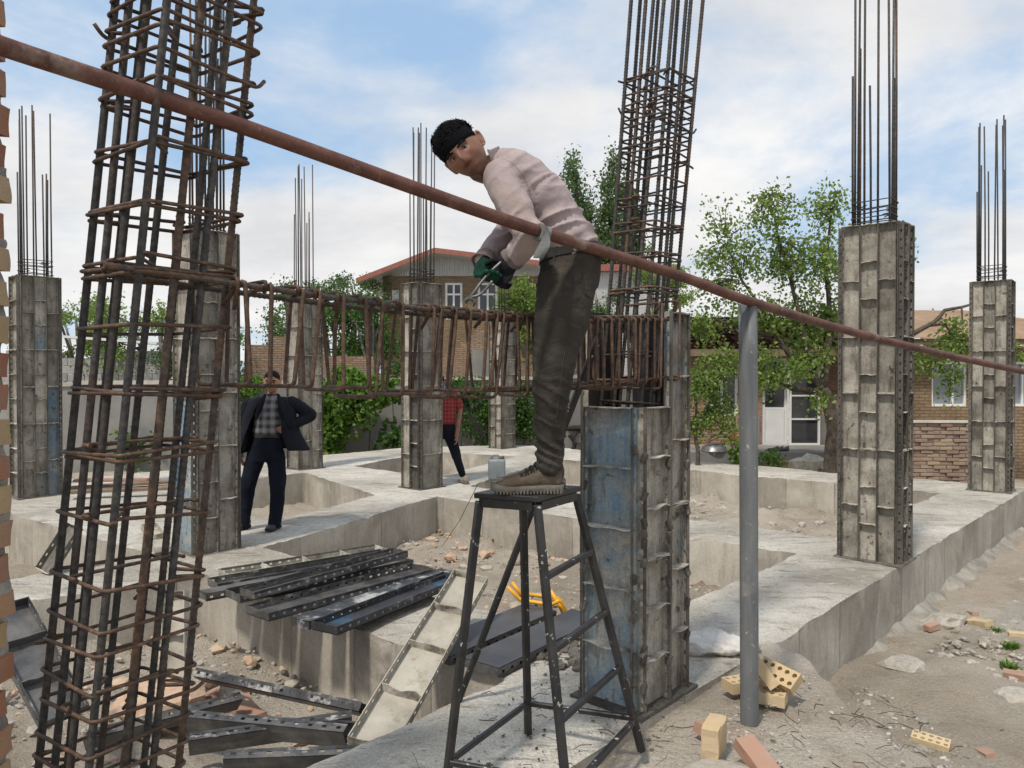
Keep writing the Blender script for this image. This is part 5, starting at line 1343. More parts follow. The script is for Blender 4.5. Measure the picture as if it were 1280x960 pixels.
def tweak():
    m = NB('pale_crust'); big = m.noise(2.6, 7, .65, .3); sp = m.noise(9, 6, .68); fine = m.noise(50, 5, .7)
    c = m.ramp(big, [(.3, (.27, .245, .20)), (.5, (.41, .38, .32)), (.7, (.52, .485, .42))]); c = m.mix(m.rng(sp, .55, .68, 0, .65), c, (.24, .19, .135)); c = m.mix(m.rng(m.noise(22, 5, .7), .63, .72, 0, .7), c, (.12, .10, .08))
    MT['formp'] = m.done(c, .9, m.bump(m.ma('ADD', sp, m.ma('MULTIPLY', fine, .4)), .6, .008), spec=.2)
    m = NB('black_blue_edge'); big = m.noise(3, 6, .6, .3); c = m.ramp(big, [(.35, (.02, .02, .024)), (.55, (.045, .045, .05)), (.7, (.04, .10, .17)), (.8, (.12, .07, .06))]); c = m.mix(m.rng(m.noise(26, 5, .7), .68, .74, 0, .75), c, (.4, .38, .36))
    MT['blackb'] = m.done(c, .5, m.bump(big, .2, .003), spec=.45)
    m = NB('black_worn'); big = m.noise(6, 7, .68, .2); c = m.ramp(big, [(.38, (.02, .02, .022)), (.52, (.06, .06, .062)), (.62, (.38, .37, .36)), (.8, (.5, .49, .47))])
    MT['blackw'] = m.done(c, .55, m.bump(big, .3, .004), spec=.4)
tweak()
panels()

# ------------------------------------------------------------------ small things
def small():
    # bricks with core holes
    def cored(label, loc, rot, mat='brick_yel', size=(.21, .10, .055), cores=True, group=None):
        t = thing('brick', label, 'brick', loc, group=group); t.rotation_euler = rot; bm = bmesh.new(); L, w, h = size
        if cores:
            # two rows of five round holes: ring each hole into its cell
            nx, ny = 5, 2; cx, cy = L / nx, w / ny; n = 12; rr = .0125
            for sgn in (1, -1):
                for i in range(nx):
                    for j in range(ny):
                        c = Vector((-L / 2 + cx * (i + .5), -w / 2 + cy * (j + .5), sgn * h / 2)); o = []; q_ = []
                        for q in range(n):
                            a = 2 * math.pi * q / n + math.pi / 4; x, y = math.cos(a), math.sin(a); s = 1 / max(abs(x), abs(y)); q_.append(bm.verts.new(c + Vector((x * rr, y * rr, 0)))); o.append(bm.verts.new(c + Vector((x * s * cx / 2, y * s * cy / 2, 0))))
                        b = [bm.verts.new(v.co - Vector((0, 0, sgn * h * .48))) for v in q_]
                        for q in range(n):
                            k = (q + 1) % n; f = (o[q], o[k], q_[k], q_[q]); bm.faces.new(f if sgn > 0 else f[::-1]); f = (q_[q], q_[k], b[k], b[q]); bm.faces.new(f if sgn > 0 else f[::-1])
                        bm.faces.new(b if sgn > 0 else b[::-1])
            for f in (((-1, -1), (1, -1)), ((1, -1), (1, 1)), ((1, 1), (-1, 1)), ((-1, 1), (-1, -1))):
                bm.faces.new([bm.verts.new((f[a][0] * L / 2, f[a][1] * w / 2, z * h / 2)) for a, z in ((0, -1), (1, -1), (1, 1), (0, 1))])
            bmesh.ops.remove_doubles(bm, verts=bm.verts, dist=.0004)
        else:
            box(bm, (0, 0, 0), size); bmesh.ops.subdivide_edges(bm, edges=bm.edges, cuts=3, use_grid_fill=True)
            for v in bm.verts: v.co += Vector((nz(v.co, 14, loc[0]), nz(v.co, 14, loc[0] + 3), nz(v.co, 14, loc[0] + 6))) * .008
        o = obj('brick_body', bm, MT[mat], None); o.parent = t; return t
    p = gnd(957, 880, .0); 
    cored('yellow cored brick at the bottom of the heap by the post', (p.x + .0, p.y + .02, .035), (0, 0, R(-28)), cores=True)
    cored('yellow cored brick under the others behind the grey post', (p.x - .06, p.y + .16, .04), (0, 0, R(20)), cores=True)
    cored('yellow cored brick tilted towards the footing face in the heap', (p.x + .085, p.y + .06, .12), (R(38), R(8), R(-52)), cores=True)
    cored('yellow cored brick leaning upright against the grey post', (p.x - .01, p.y + .05, .165), (R(-20), R(50), R(-30)), cores=True)
    q = gnd(893, 940, .0); cored('solid yellow brick standing on its end side in the reddish soil', (q.x, q.y, .07), (R(90), 0, R(62)), cores=False, size=(.17, .12, .075))
    q = gnd(950, 960, .0); cored('red brick shard sticking up from the reddish soil', (q.x - .01, q.y, .035), (R(10), R(28), R(-60)), 'brick_red', (.2, .085, .06), False)
    q = gnd(878, 915, .0); cored('small orange brick chip behind the standing yellow brick', (q.x, q.y, .02), (.2, .1, .6), 'brick_red', (.06, .05, .05), False)
    q = gnd(1163, 938, ZG); cored('lone yellow cored brick lying on the lower dry ground', (q.x, q.y, ZG + .045), (R(6), R(4), R(-35)), cores=True, size=(.2, .1, .06))
    for k, (px, py, s, lab, mt) in enumerate(((1225, 785, .20, 'yellowish brick half sunk beside the cement spill', 'brick_yel'), (1268, 850, .14, 'red brick piece among weeds at the right', 'brick_red'), (1232, 950, .12, 'pink stone lying at the bottom right corner', 'brick_red'), (1165, 788, .12, 'orange brick bit on the cement spill', 'brick_red'), (1215, 772, .12, 'orange brick lump by the half sunk yellow brick', 'brick_red'), (1275, 800, .16, 'pale brick above the red piece among weeds', 'brick_yel'))):
        q = gnd(px, py, ZG); cored(lab, (q.x, q.y, ZG + .03), (random.uniform(-.2, .2), random.uniform(-.2, .2), random.uniform(0, 3)), mt, (s, s * .55, s * .4), False)
    for k, (px, py, s, lab) in enumerate(((1175, 900, .05, 'small round grey stone on the dry ground'), (1270, 880, .13, 'large pale stone at the right beside the weeds'), (1130, 838, .12, 'flat pale stone on the dry ground below the footing'), (1180, 783, .14, 'flat grey stone at the edge of the cement spill'))):
        q = gnd(px, py, ZG); o = bpy.data.objects.new('stone', rock_mesh(30 + k, MT['stone'])); o.location = (q.x, q.y, ZG + s * .3); o.scale = (s, s, s * .8); C.objects.link(o); tag(o, lab, 'stone')
    q = gnd(905, 955, 0); o = bpy.data.objects.new('stone', rock_mesh(44, MT['stone'])); o.location = (q.x + .0, q.y - .08, -.02); o.scale = (.16, .12, .07); C.objects.link(o); tag(o, 'pale cement lump in the soil before the standing brick', 'stone')
    q = at(200, 845, 4.6); o = bpy.data.objects.new('stone', rock_mesh(45, MT['stone_br'])); o.location = (q.x, 4.6, ZG + .22); o.scale = (.22, .18, .2); C.objects.link(o); tag(o, 'big pinkish stone in the pit behind the leaning cage', 'stone')
    for k, (px, py) in enumerate(((290, 880), (262, 870), (310, 890))):
        q = gnd(px, py, ZG + .18); cored(['broken brick under the slanted panel in the pit', 'brick piece left of the slanted panel in the pit', 'brick half beside the slanted panel in the pit'][k], (q.x, q.y, ZG + .15), (random.uniform(-.3, .3), random.uniform(-.3, .3), random.uniform(0, 3)), 'brick_red', (.24, .14, .09), False)
    # cement sack
    c = gnd(893, 806, .03); bm = bmesh.new(); ball(bm, (c.x, c.y, .035), (.25, .14, .055), 64, 40, Matrix.Rotation(R(-6), 4, 'Z')); me = to_mesh(bm, 'sack', MT['sack'])
    displace(me, lambda p, n: nz(p, 7, 2) * .03 + (.5 - abs(nz(p, 17, 5)) * 2) * .018 + nz(p, 40, 3) * .005); smooth(me); tag(obj('cement_sack', me, None), 'whitish crumpled sack lying on the footing by the grey post', 'sack')
    # jerrycan
    b = gnd(621, 600, 0); t = thing('jerrycan', 'grey plastic jerrycan on the footing behind the boot', 'jerrycan', (b.x, b.y, 0)); bm = bmesh.new(); box(bm, (b.x, b.y, .165), (.27, .2, .33)); bevel_all(bm, .035, 3); obj('body', bm, MT['jerry'], t, 40)
    bm = bmesh.new(); tube(bm, fillet([(b.x - .09, b.y, .32), (b.x - .07, b.y, .385), (b.x + .03, b.y, .385), (b.x + .05, b.y, .32)], .02), .014, 8); obj('handle', bm, MT['jerry'], t); bm = bmesh.new(); tube(bm, [(b.x + .09, b.y, .32), (b.x + .09, b.y, .375)], .026, 12); obj('cap', bm, MT['black'], t)
    # yellow barrow frame in the corner of the middle pit
    t = thing('yellow_frame', 'yellow tubular steel frame standing in the pit corner by the blue panel', 'frame', (.3, 5.3, ZG + .1)); y = 5.25
    for pts, nm in (([at(634, 733, y), at(650, 750, y), at(690, 756, y - .05), at(700, 750, y - .08)], 'handle'), ([at(640, 728, y + .15), at(655, 748, y + .12)], 'handle'), ([at(688, 738, y), at(700, 758, y - .02), at(722, 803, y - .05)], 'leg'), ([at(655, 742, y + .3), at(700, 748, y + .3), at(716, 785, y + .3)], 'rail')):
        bm = bmesh.new(); tube(bm, fillet(pts, .03) if len(pts) > 2 else pts, .0135, 10); obj(nm, bm, MT['yellow'], t)
    # motorcycle and white car far behind
    y = 21.0; c = at(712, 553, y); t = thing('motorcycle', 'dark motorcycle with red tail lamp parked behind the footings', 'motorcycle', (c.x, y, ZG)); z0 = ZG
    for dx, s in ((-.1, 1), (1.1, 1)):
        bm = bmesh.new(); R0, r0 = .24, .055
        g = [[bm.verts.new((c.x + dx + math.cos(a * math.pi / 10) * (R0 + r0 * math.cos(b * math.pi / 3)), y + r0 * math.sin(b * math.pi / 3), z0 + .30 + math.sin(a * math.pi / 10) * (R0 + r0 * math.cos(b * math.pi / 3)))) for b in range(6)] for a in range(20)]
        for a in range(20):
            for b in range(6): bm.faces.new((g[a][b], g[(a + 1) % 20][b], g[(a + 1) % 20][(b + 1) % 6], g[a][(b + 1) % 6])).smooth = True
        w = obj('wheel', bm, MT['tyre'], t); bm = bmesh.new()
        for q in range(6): a = q * math.pi / 6; tube(bm, [(c.x + dx - math.cos(a) * .22, y, z0 + .3 - math.sin(a) * .22), (c.x + dx + math.cos(a) * .22, y, z0 + .3 + math.sin(a) * .22)], .006, 4)
        obj('spokes', bm, MT['chrome'], w)
    bm = bmesh.new(); loft(bm, [((c.x - .28, y, z0 + .72), (0, .06, 0), (0, 0, .05)), ((c.x + .1, y, z0 + .74), (0, .13, 0), (0, 0, .08)), ((c.x + .5, y, z0 + .74), (0, .12, 0), (0, 0, .08))], n=12); obj('seat', bm, MT['tyre'], t, 50)
    bm = bmesh.new(); loft(bm, [((c.x + .5, y, z0 + .76), (0, .11, 0), (0, 0, .09)), ((c.x + .7, y, z0 + .80), (0, .15, 0), (0, 0, .13)), ((c.x + .95, y, z0 + .78), (0, .07, 0), (0, 0, .07))], n=12); obj('tank', bm, MT['red'], t, 50)
    bm = bmesh.new(); loft(bm, [((c.x + .3, y, z0 + .35), (.18, 0, 0), (0, .12, 0)), ((c.x + .4, y, z0 + .6), (.2, 0, 0), (0, .1, 0))], n=10); obj('engine', bm, MT['black'], t, 50)
    bm = bmesh.new(); tube(bm, [(c.x + .95, y, z0 + .8), (c.x + 1.1, y, z0 + .3)], .03, 8); tube(bm, [(c.x + .9, y - .35, z0 + 1.02), (c.x + .95, y, z0 + .95), (c.x + .9, y + .35, z0 + 1.02)], .014, 8); obj('fork_and_bars', bm, MT['chrome'], t)
    bm = bmesh.new(); ball(bm, (c.x - .32, y, z0 + .70), (.05, .09, .06)); obj('tail_lamp', bm, MT['red'], t)
    t = thing('white_van', 'white van parked beyond the motorcycle behind the footings', 'van', (at(735, 0, 24).x, 24, ZG)); a = at(690, 0, 24).x; b2 = at(775, 0, 24).x; zt = at(0, 497, 24).z + .3
    bm = bmesh.new(); loft(bm, [((a, 24.8, (zt + ZG) / 2 + .1), (0, .7, 0), (0, 0, (zt - ZG) / 2 - .2)), ((a + .08, 24.8, (zt + ZG) / 2 + .1), (0, .8, 0), (0, 0, (zt - ZG) / 2 - .12)), ((b2, 24.8, (zt + ZG) / 2 + .1), (0, .8, 0), (0, 0, (zt - ZG) / 2 - .12))], n=24, power=5); obj('body', bm, MT['white'], t, 40)
    for x in (a + .5, b2 - .5):
        bm = bmesh.new(); bmesh.ops.create_cone(bm, cap_ends=True, segments=20, radius1=.3, radius2=.3, depth=.2, matrix=Matrix.Translation((x, 24.05, ZG + .3)) @ Matrix.Rotation(R(90), 4, 'X')); obj('wheel', bm, MT['tyre'], t, 40)
    # thin tie wire strung from the stool to the pit
    bm = bmesh.new(); tube(bm, [at(598, 604, 6.0), at(575, 650, 7.0), at(552, 684, 8.3)], .003, 5); tag(obj('tie_wire', bm, MT['bar2']), 'thin bent wire hanging above the middle pit', 'wire')
small()
# ------------------------------------------------------------------ people
def set_tone(me, fn):
    a = me.color_attributes.new('tone', 'FLOAT_COLOR', 'POINT')
    a.data.foreach_set('color', [x for v in me.vertices for x in (*fn(v.co), 1.0)])
def head_bm(bm, M4, hairless=True):
    # sculpted head in its own frame: x = person's left, -y = face, z = up, origin at mid head; heights in metres
    nu, nv = 56, 44; rows = []
    g = lambda x, c, s: math.exp(-((x - c) / s) ** 2)
    for j in range(nv + 1):
        ph = math.pi * j / nv; row = []
        for i in range(nu):
            th = 2 * math.pi * i / nu; d = Vector((math.sin(ph) * math.sin(th), -math.sin(ph) * math.cos(th), math.cos(ph)))
            x, y, z = d.x * .077, d.y * .098, d.z * .118
            # jaw narrows downwards, skull is fuller behind
            low = max(0, -d.z); x *= 1 - .30 * low ** 1.6; y *= 1 - .10 * low
            if d.y > 0 and d.z < 0: y *= 1 - .42 * low ** 1.1
            if d.z > 0 and d.y > 0: y *= 1.03
            if d.y < 0:
                fx, fz = x, z
                y -= .027 * g(fx, 0, .012) * (g(fz, -.026, .018) + .55 * g(fz, -.006, .017))        # nose
                y -= .008 * (g(fx, .014, .009) + g(fx, -.014, .009)) * g(fz, -.034, .010)             # nostril wings
                y += .014 * (g(fx, .031, .017) + g(fx, -.031, .017)) * g(fz, .006, .013)              # eye sockets
                y -= .006 * (g(fx, .030, .026) + g(fx, -.030, .026)) * g(fz, .026, .009)              # brows
                y -= .007 * (g(fx, .046, .017) + g(fx, -.046, .017)) * g(fz, -.022, .018)             # cheekbones
                y += .006 * (g(fx, .045, .016) + g(fx, -.045, .016)) * g(fz, -.058, .018)             # hollow cheeks
                y -= .006 * g(fx, 0, .021) * (g(fz, -.057, .0055) + 1.1 * g(fz, -.068, .0055))        # lips
                y += .004 * g(fx, 0, .024) * g(fz, -.0625, .0028)                                     # mouth line
                y -= .010 * g(fx, 0, .022) * g(fz, -.100, .016)                                       # chin
                y += .004 * g(fx, 0, .03) * g(fz, -.082, .007)
            row.append(bm.verts.new(M4 @ Vector((x, y, z))))
        rows.append(row)
    for j in range(nv):
        for i in range(nu):
            a, b, c, d = rows[j][i], rows[j][(i + 1) % nu], rows[j + 1][(i + 1) % nu], rows[j + 1][i]
            if j == 0: bm.faces.new((rows[0][0], d, c)) if False else bm.faces.new((a, b, c, d)) if a != b else None
            else: bm.faces.new((a, b, c, d))
    bmesh.ops.remove_doubles(bm, verts=[v for r in (rows[0], rows[-1]) for v in r], dist=1e-5)
    for s in (-1, 1):       # ears: rim, lobe and hollow
        c = Vector((s * .075, .012, -.006))
        pts = [c + Vector((s * .004, -.006, .022)), c + Vector((s * .012, .006, .031)), c + Vector((s * .016, .019, .022)), c + Vector((s * .014, .018, 0)), c + Vector((s * .008, .008, -.020)), c + Vector((s * .002, -.004, -.028))]
        limb(bm, [M4 @ p for p in pts], [.0050, .0052, .0055, .005, .0055, .0045], 8)
        ball(bm, M4 @ (c + Vector((s * .004, .008, .003))), (.0065, .016, .027), 10, 8, M4.to_3x3().to_4x4())
def hand_bm(bm, wrist, palm_end, pn, side, curls, sz=1.0, spread=.018, thumb=None):
    # palm from wrist towards palm_end; pn = palm normal (inner side); side = direction towards the thumb
    ax = (palm_end - wrist).normalized(); side = (side - ax * side.dot(ax)).normalized(); pn = side.cross(ax) if pn is None else (pn - ax * pn.dot(ax)).normalized()
    L = .088 * sz; k = wrist + ax * L
    loft(bm, [(wrist - ax * .02, side * .027 * sz, pn * .02 * sz), (wrist + ax * .02, side * .034 * sz, pn * .019 * sz), (wrist + ax * L * .7, side * .042 * sz, pn * .017 * sz), (k, side * .041 * sz, pn * .014 * sz), (k + ax * .006, side * .036 * sz, pn * .009 * sz)], n=14)
    for i, (o, ln) in enumerate(((1.55, .070), (.55, .078), (-.48, .073), (-1.45, .058))):
        b = k + side * o * .0195 * sz - ax * .006; d = ax; p = [b]; c = curls[i] if isinstance(curls, (list, tuple)) else curls
        for q, f in enumerate((.45, .32, .25)):
            rot = Matrix.Rotation(-c * (1.0 if q else .75), 3, side); d = rot @ d
            if (d - ax).dot(pn) < 0 and c > 0: d = Matrix.Rotation(2 * c * (1.0 if q else .75), 3, side) @ d
            p.append(p[-1] + d * ln * f * sz)
        limb(bm, p, [.0098 * sz, .0094 * sz, .0086 * sz, .0075 * sz], 8, sub=2)
    tb = wrist + ax * .03 * sz + side * .03 * sz; td = (thumb or (side * .6 + ax * .6 + pn * .5)).normalized()
    limb(bm, [tb, tb + td * .034 * sz, tb + (td + ax * .3).normalized() * .060 * sz], [.0135 * sz, .0112 * sz, .009 * sz], 8, sub=2)

def shoe_obj(parent, heel, toe, up, mat, sole_mat, name='shoe', hi=.075, w=1.0, lace=None):
    f = (toe - heel); L = f.length; f.normalize(); s = f.cross(up).normalized(); P = lambda a, b, c: heel + f * L * a + s * b * w + up * c
    bm = bmesh.new(); rg = []
    for a, hw, h0, h1 in ((-.01, .022, .035, .075), (.03, .033, .022, .11), (.14, .036, .02, .125), (.28, .036, .02, .118), (.40, .039, .02, .095), (.55, .044, .02, .074), (.70, .048, .02, .060), (.84, .045, .02, .050), (.94, .034, .02, .042), (1.0, .016, .022, .034)):
        c = (h0 + h1) / 2; rg.append((P(a, 0, c), s * hw * w, up * (h1 - h0) / 2))
    loft(bm, rg, n=20, power=2.5); me = remesh(bm, .0045, 3, 'upper'); me.materials.append(MT[mat]); displace(me, lambda p, n: nz(p, 22, 1) * .0035 + nz(p, 60, 3) * .0012)
    sh = obj(name, me, None, parent)
    bm = bmesh.new(); rg = []
    for a, hw in ((-.03, .026), (.02, .038), (.15, .041), (.3, .040), (.45, .043), (.6, .049), (.75, .052), (.88, .048), (.97, .034), (1.03, .014)):
        rise = .012 * max(0, (a - .75) / .28) ** 2; rg.append((P(a, 0, .017 + rise), s * hw * w, up * .017))
    loft(bm, rg, n=16, power=4); obj('sole', bm, MT[sole_mat], sh, 50)
    if lace:
        bm = bmesh.new()
        for q in range(20):   # tread lugs along the sole edge
            a = .02 + .92 * q / 19
            for sg in (-1, 1): M4 = Matrix.Translation(P(a, sg * (.0415 if .5 < a < .9 else .034), .011)) @ Matrix((f, s, up)).transposed().to_4x4(); box(bm, (0, 0, 0), (.007, .016, .022), M4)
        obj('tread', bm, MT[sole_mat], sh)
        bm = bmesh.new()
        for q in range(4):
            a = .33 + .075 * q; h = .117 - .013 * q
            tube(bm, fillet([P(a, -.034, h - .016), P(a + .02, 0, h + .002), P(a + .045, .034, h - .02)], .02), .0034, 6); tube(bm, fillet([P(a, .034, h - .016), P(a + .02, 0, h + .003), P(a + .045, -.034, h - .02)], .02), .0034, 6)
        for k, sg in enumerate((-1, 1, -1)):
            o = P(.30, 0, .122); tube(bm, fillet([o, o + s * sg * .025 + up * .022 - f * .006 * k, o + s * sg * .045 + up * (.004 + .012 * k) + f * .012, o + s * sg * .02 - up * .006], .016, 4), .0036, 6)
        obj('laces', bm, MT['lace'], sh)
    return sh
def cloth(bm, voxel, mat, name, parent, it=3, amp=.006, sc=(11, 11, 7), seed=0, fold=None):
    me = remesh(bm, voxel, it, name); me.materials.append(MT[mat])
    def fn(p, n):
        q = Vector((p.x * sc[0], p.y * sc[1], p.z * sc[2])); w = noise.noise(q + Vector((noise.noise(q * .7) * 1.3 + seed, seed, 0)))
        d = (1 - 2 * abs(w)) * amp + noise.noise(q * 2.7) * amp * .3
        return d + (fold(p, n) if fold else 0)
    if amp: displace(me, fn)
    return obj(name, me, None, parent)

def worker():
    Y = Vector((0, 1, 0))
    t = thing('person', 'worker in dusty mauve shirt and black headband bending over the beam cage on the stool', 'person', (.13, 3.12, 1.178))
    # ---- head, neck (skin)
    u = Vector((-.70, -.12, .70)).normalized(); f = Vector((-.20, -.95, -.26)); f = (f - u * f.dot(u)).normalized(); l = u.cross(f)
    hc = at(580, 191, 3.0); HM = Matrix.Translation(hc) @ Matrix((l, -f, u)).transposed().to_4x4()
    bm = bmesh.new(); head_bm(bm, HM)
    nb = at(628, 207, 3.12); limb(bm, [HM @ Vector((0, .030, -.055)), HM @ Vector((0, .035, -.095)), nb], [.052, .052, .062], 16)
    me = remesh(bm, .0032, 2, 'body'); me.materials.append(MT['skin']); inv = HM.inverted()
    def tone(c):
        p = inv @ Vector(c); k = Vector((1, 1, 1)); gg = lambda a, b, s: math.exp(-((a - b) / s) ** 2)
        if p.y < .02:
            st = gg(p.z, -.092, .032) * .55 + gg(p.z, -.050, .0075) * gg(p.x, 0, .026) * .85 + gg(p.z, .004, .012) * (gg(p.x, .031, .018) + gg(p.x, -.031, .018)) * .35          # beard shadow, moustache, and shade painted into the eye sockets
            k *= 1 - min(.75, st) * (1 if abs(p.x) < .075 else .5)
            lip = gg(p.x, 0, .022) * gg(p.z, -.063, .009); k = k.lerp(Vector((.95, .62, .58)), lip * .7)
            ch = gg(p.z, -.02, .025) * (gg(p.x, .042, .02) + gg(p.x, -.042, .02)) + gg(p.x, 0, .014) * gg(p.z, -.028, .02); k = Vector((k.x * (1 + .12 * ch), k.y * (1 - .02 * ch), k.z * (1 - .04 * ch)))
        return k
    set_tone(me, tone); body = obj('body', me, None, t)
    for s in (-1, 1):
        e = HM @ Vector((s * .031, -.0712, .0040)); bm = bmesh.new(); ball(bm, e, .0112, 16, 12); ey = obj('eye', bm, MT['eye'], body, 60)
        look = (Vector((0, 0, CAM_Z)) - e).normalized(); bm = bmesh.new(); ball(bm, e + look * .0070, .0060, 12, 8); obj('iris', bm, MT['iris'], body, 60)
        bm = bmesh.new(); limb(bm, [HM @ Vector((s * .045, -.073, .009)), HM @ Vector((s * .031, -.0800, .0115)), HM @ Vector((s * .018, -.078, .008))], [.0035, .0058, .0035], 8); limb(bm, [HM @ Vector((s * .044, -.072, -.003)), HM @ Vector((s * .031, -.0785, -.0062)), HM @ Vector((s * .018, -.077, -.002))], [.003, .0042, .003], 8); lid = obj('eyelid', bm, MT['skin'], body); set_tone(lid.data, lambda c: (.62, .58, .56))
        bm = bmesh.new(); limb(bm, [HM @ Vector((s * .050, -.077, .019)), HM @ Vector((s * .034, -.0885, .0245)), HM @ Vector((s * .013, -.0925, .0195))], [.0032, .0056, .005], 8); obj('eyebrow', bm, MT['hair'], body)
    # ---- headband: wide black wrap round the brow and back
    bm = bmesh.new(); rg = []
    for zz, sx, sy, oy in ((.018, .080, .1005, -.001), (.034, .0825, .1035, -.003), (.056, .0805, .101, -.004), (.076, .073, .093, -.003)):
        rg.append((zz, sx, sy, oy))
    vr = []
    for zz, sx, sy, oy in rg:
        ring = []
        for q in range(40):
            a = 2 * math.pi * q / 40; x = math.sin(a) * sx; y = -math.cos(a) * sy + oy + .004; dip = -.018 * (1 - math.cos(a)) / 2 * (1 if zz < .04 else .6)
            rr = 1 + nz((x * 30, y * 30, zz * 60), 1, 3) * .018; ring.append(bm.verts.new(HM @ Vector((x * rr, y * rr, zz + dip + .006))))
        vr.append(ring)
    for a in range(3):
        for q in range(40): bm.faces.new((vr[a][q], vr[a][(q + 1) % 40], vr[a + 1][(q + 1) % 40], vr[a + 1][q])).smooth = True
    bmesh.ops.solidify(bm, geom=list(bm.faces), thickness=-.004); obj('headband', bm, MT['scarf'], t)
    # ---- hair: cap of tufts above the band
    bm = bmesh.new(); ball(bm, HM @ Vector((0, .006, .052)), (.081, .100, .076), 40, 28, HM.to_3x3().to_4x4()); me = to_mesh(bm, 'hair', MT['hair'])
    displace(me, lambda p, n: (nz(p, 38, 2) * .009 + nz(p, 85, 4) * .005)); smooth(me); hair = obj('hair', me, None, t)
    rnd = random.Random(4); bm = bmesh.new()
    for k in range(2200):
        a = rnd.uniform(0, 6.28); z = rnd.uniform(-.05, 1); d = Vector((math.cos(a) * math.sqrt(max(0, 1 - z * z)), math.sin(a) * math.sqrt(max(0, 1 - z * z)), z)); b = Vector((d.x * .079, .006 + d.y * .098, .052 + d.z * .074))
        if b.z < .066 and b.y < .02: continue
        fl = Vector((nz(b, 22, 1) * 1.6, -.7 + nz(b, 22, 2) * 1.2, nz(b, 22, 3) + .25)); fl = (fl - d * fl.dot(d)).normalized(); ln = rnd.uniform(.016, .032)
        mid = b + fl * ln * .5 + d * (.007 + max(0, nz(b, 30, 8)) * .012); tip = b + fl * ln + d * rnd.uniform(.0, .010) + Vector((rnd.gauss(0, .003), rnd.gauss(0, .003), rnd.gauss(0, .003)))
        tube(bm, [HM @ b, HM @ mid, HM @ tip], [.0022, .0018, .0004], 3, False)
    for k in range(150):    # loose wisps standing off the crown
        a = rnd.uniform(0, 6.28); z = rnd.uniform(.2, 1); d = Vector((math.cos(a) * math.sqrt(1 - z * z), math.sin(a) * math.sqrt(1 - z * z), z)); b = Vector((d.x * .082, .006 + d.y * .10, .054 + d.z * .078)); c_ = d.cross(Vector((rnd.gauss(0, 1), rnd.gauss(0, 1), rnd.gauss(0, 1)))).normalized()
        tube(bm, [HM @ b, HM @ (b + d * .006 + c_ * .008), HM @ (b + d * .008 + c_ * .018)], [.0016, .0013, .0003], 3, False)
    for k in range(46):     # locks over the nape
        x = rnd.uniform(-.06, .06); b = Vector((x, .085 - abs(x) * .5, rnd.uniform(-.03, .02))); tip = b + Vector((rnd.gauss(0, .006), rnd.uniform(.0, .012), -rnd.uniform(.02, .04))); tube(bm, [HM @ b, HM @ tip], [.004, .001], 4, False)
    obj('tufts', bm, MT['hair'], hair)
    # ---- shirt: bent back, near sleeve, far sleeve, collar
    S3 = 3.13; bm = bmesh.new(); cen = [(716, 325), (710, 306), (698, 284), (684, 262), (665, 240), (641, 219), (618, 206)]
    th = [.112, .112, .108, .106, .104, .094, .066]; wd = [.168, .172, .178, .190, .205, .205, .11]; pts = [at(x, y, S3) for x, y in cen]; rg = []
    for i, p in enumerate(pts):
        tg = (pts[min(i + 1, 6)] - pts[max(i - 1, 0)]).normalized(); n = Vector((tg.z, 0, -tg.x)); rg.append((p, n * th[i], Y * wd[i]))
    loft(bm, rg, n=28, power=2.2)
    limb(bm, [at(627, 221, 3.00), at(640, 252, 2.93), at(661, 291, 2.875)], [.074, .063, .053], 18)
    limb(bm, [at(661, 291, 2.875), at(656, 305, 2.93), at(643, 321, 3.02)], [.053, .050, .043], 18)
    limb(bm, [at(632, 222, 3.30), at(640, 258, 3.36), at(640, 285, 3.33)], [.078, .066, .056], 18)
    limb(bm, [at(640, 284, 3.33), at(624, 303, 3.24), at(606, 325, 3.12)], [.053, .048, .042], 18)
    limb(bm, [at(640, 232, 3.26), at(648, 250, 3.2), at(668, 280, 3.15)], [.09, .10, .10], 16)
    P0 = at(665, 300, 2.93)
    ea, eb = at(660, 262, 2.9), at(735, 300, 2.98); dirf = (eb - ea).normalized()
    def folds(p, n):
        # drag folds fanning from the armpit down across the back and bunching at the belt and cuff
        d = p - at(672, 285, 2.95); al = d.x * .80 + d.z * .60; cr = -d.x * .60 + d.z * .80 + al * al * .5
        q = Vector((al * 3.0, d.y * 4, cr * 17)); v = noise.noise(q + Vector((0, 0, noise.noise(q * .4) * 2)))
        w = (max(0, 1 - 3.4 * abs(v)) ** 1.5 - .25) * .021 * math.exp(-((al - .10) / .20) ** 2) * math.exp(-(cr / .22) ** 2)
        if (p - at(640, 252, 2.93)).length < .10: w *= .3
        d2 = p - at(640, 322, 3.02); w += nz(p, 26, 3) * .008 * math.exp(-(d2.length / .10) ** 2)
        d3 = p - at(606, 326, 3.12); w += nz((p.x * .6 + p.z * .8, p.y, p.z * .3), 30, 3) * .010 * math.exp(-(d3.length / .15) ** 2)
        return w
    cloth(bm, .0075, 'shirt', 'shirt', t, 3, .0042, (8, 8, 11), 2, folds)
    for a_, b_, r_ in ((at(646, 317, 3.0), at(640, 324, 3.025), .047), (at(609, 322, 3.135), at(604, 330, 3.10), .046)):   # loose cuffs
        g_ = (b_ - a_).normalized(); o_ = g_.orthogonal().normalized(); k_ = g_.cross(o_); bm = bmesh.new(); loft(bm, [(a_, o_ * r_ * .98, k_ * r_ * .98), (a_.lerp(b_, .5), o_ * r_ * 1.08, k_ * r_ * 1.05), (b_, o_ * r_ * 1.04, k_ * r_ * 1.12)], n=24, cap=False)
        for v in bm.verts: v.co += Vector((nz(v.co, 26, 1), nz(v.co, 26, 2), nz(v.co, 26, 3))) * .007
        bmesh.ops.solidify(bm, geom=list(bm.faces), thickness=.005); obj('cuff', bm, MT['shirt'], t, 60)
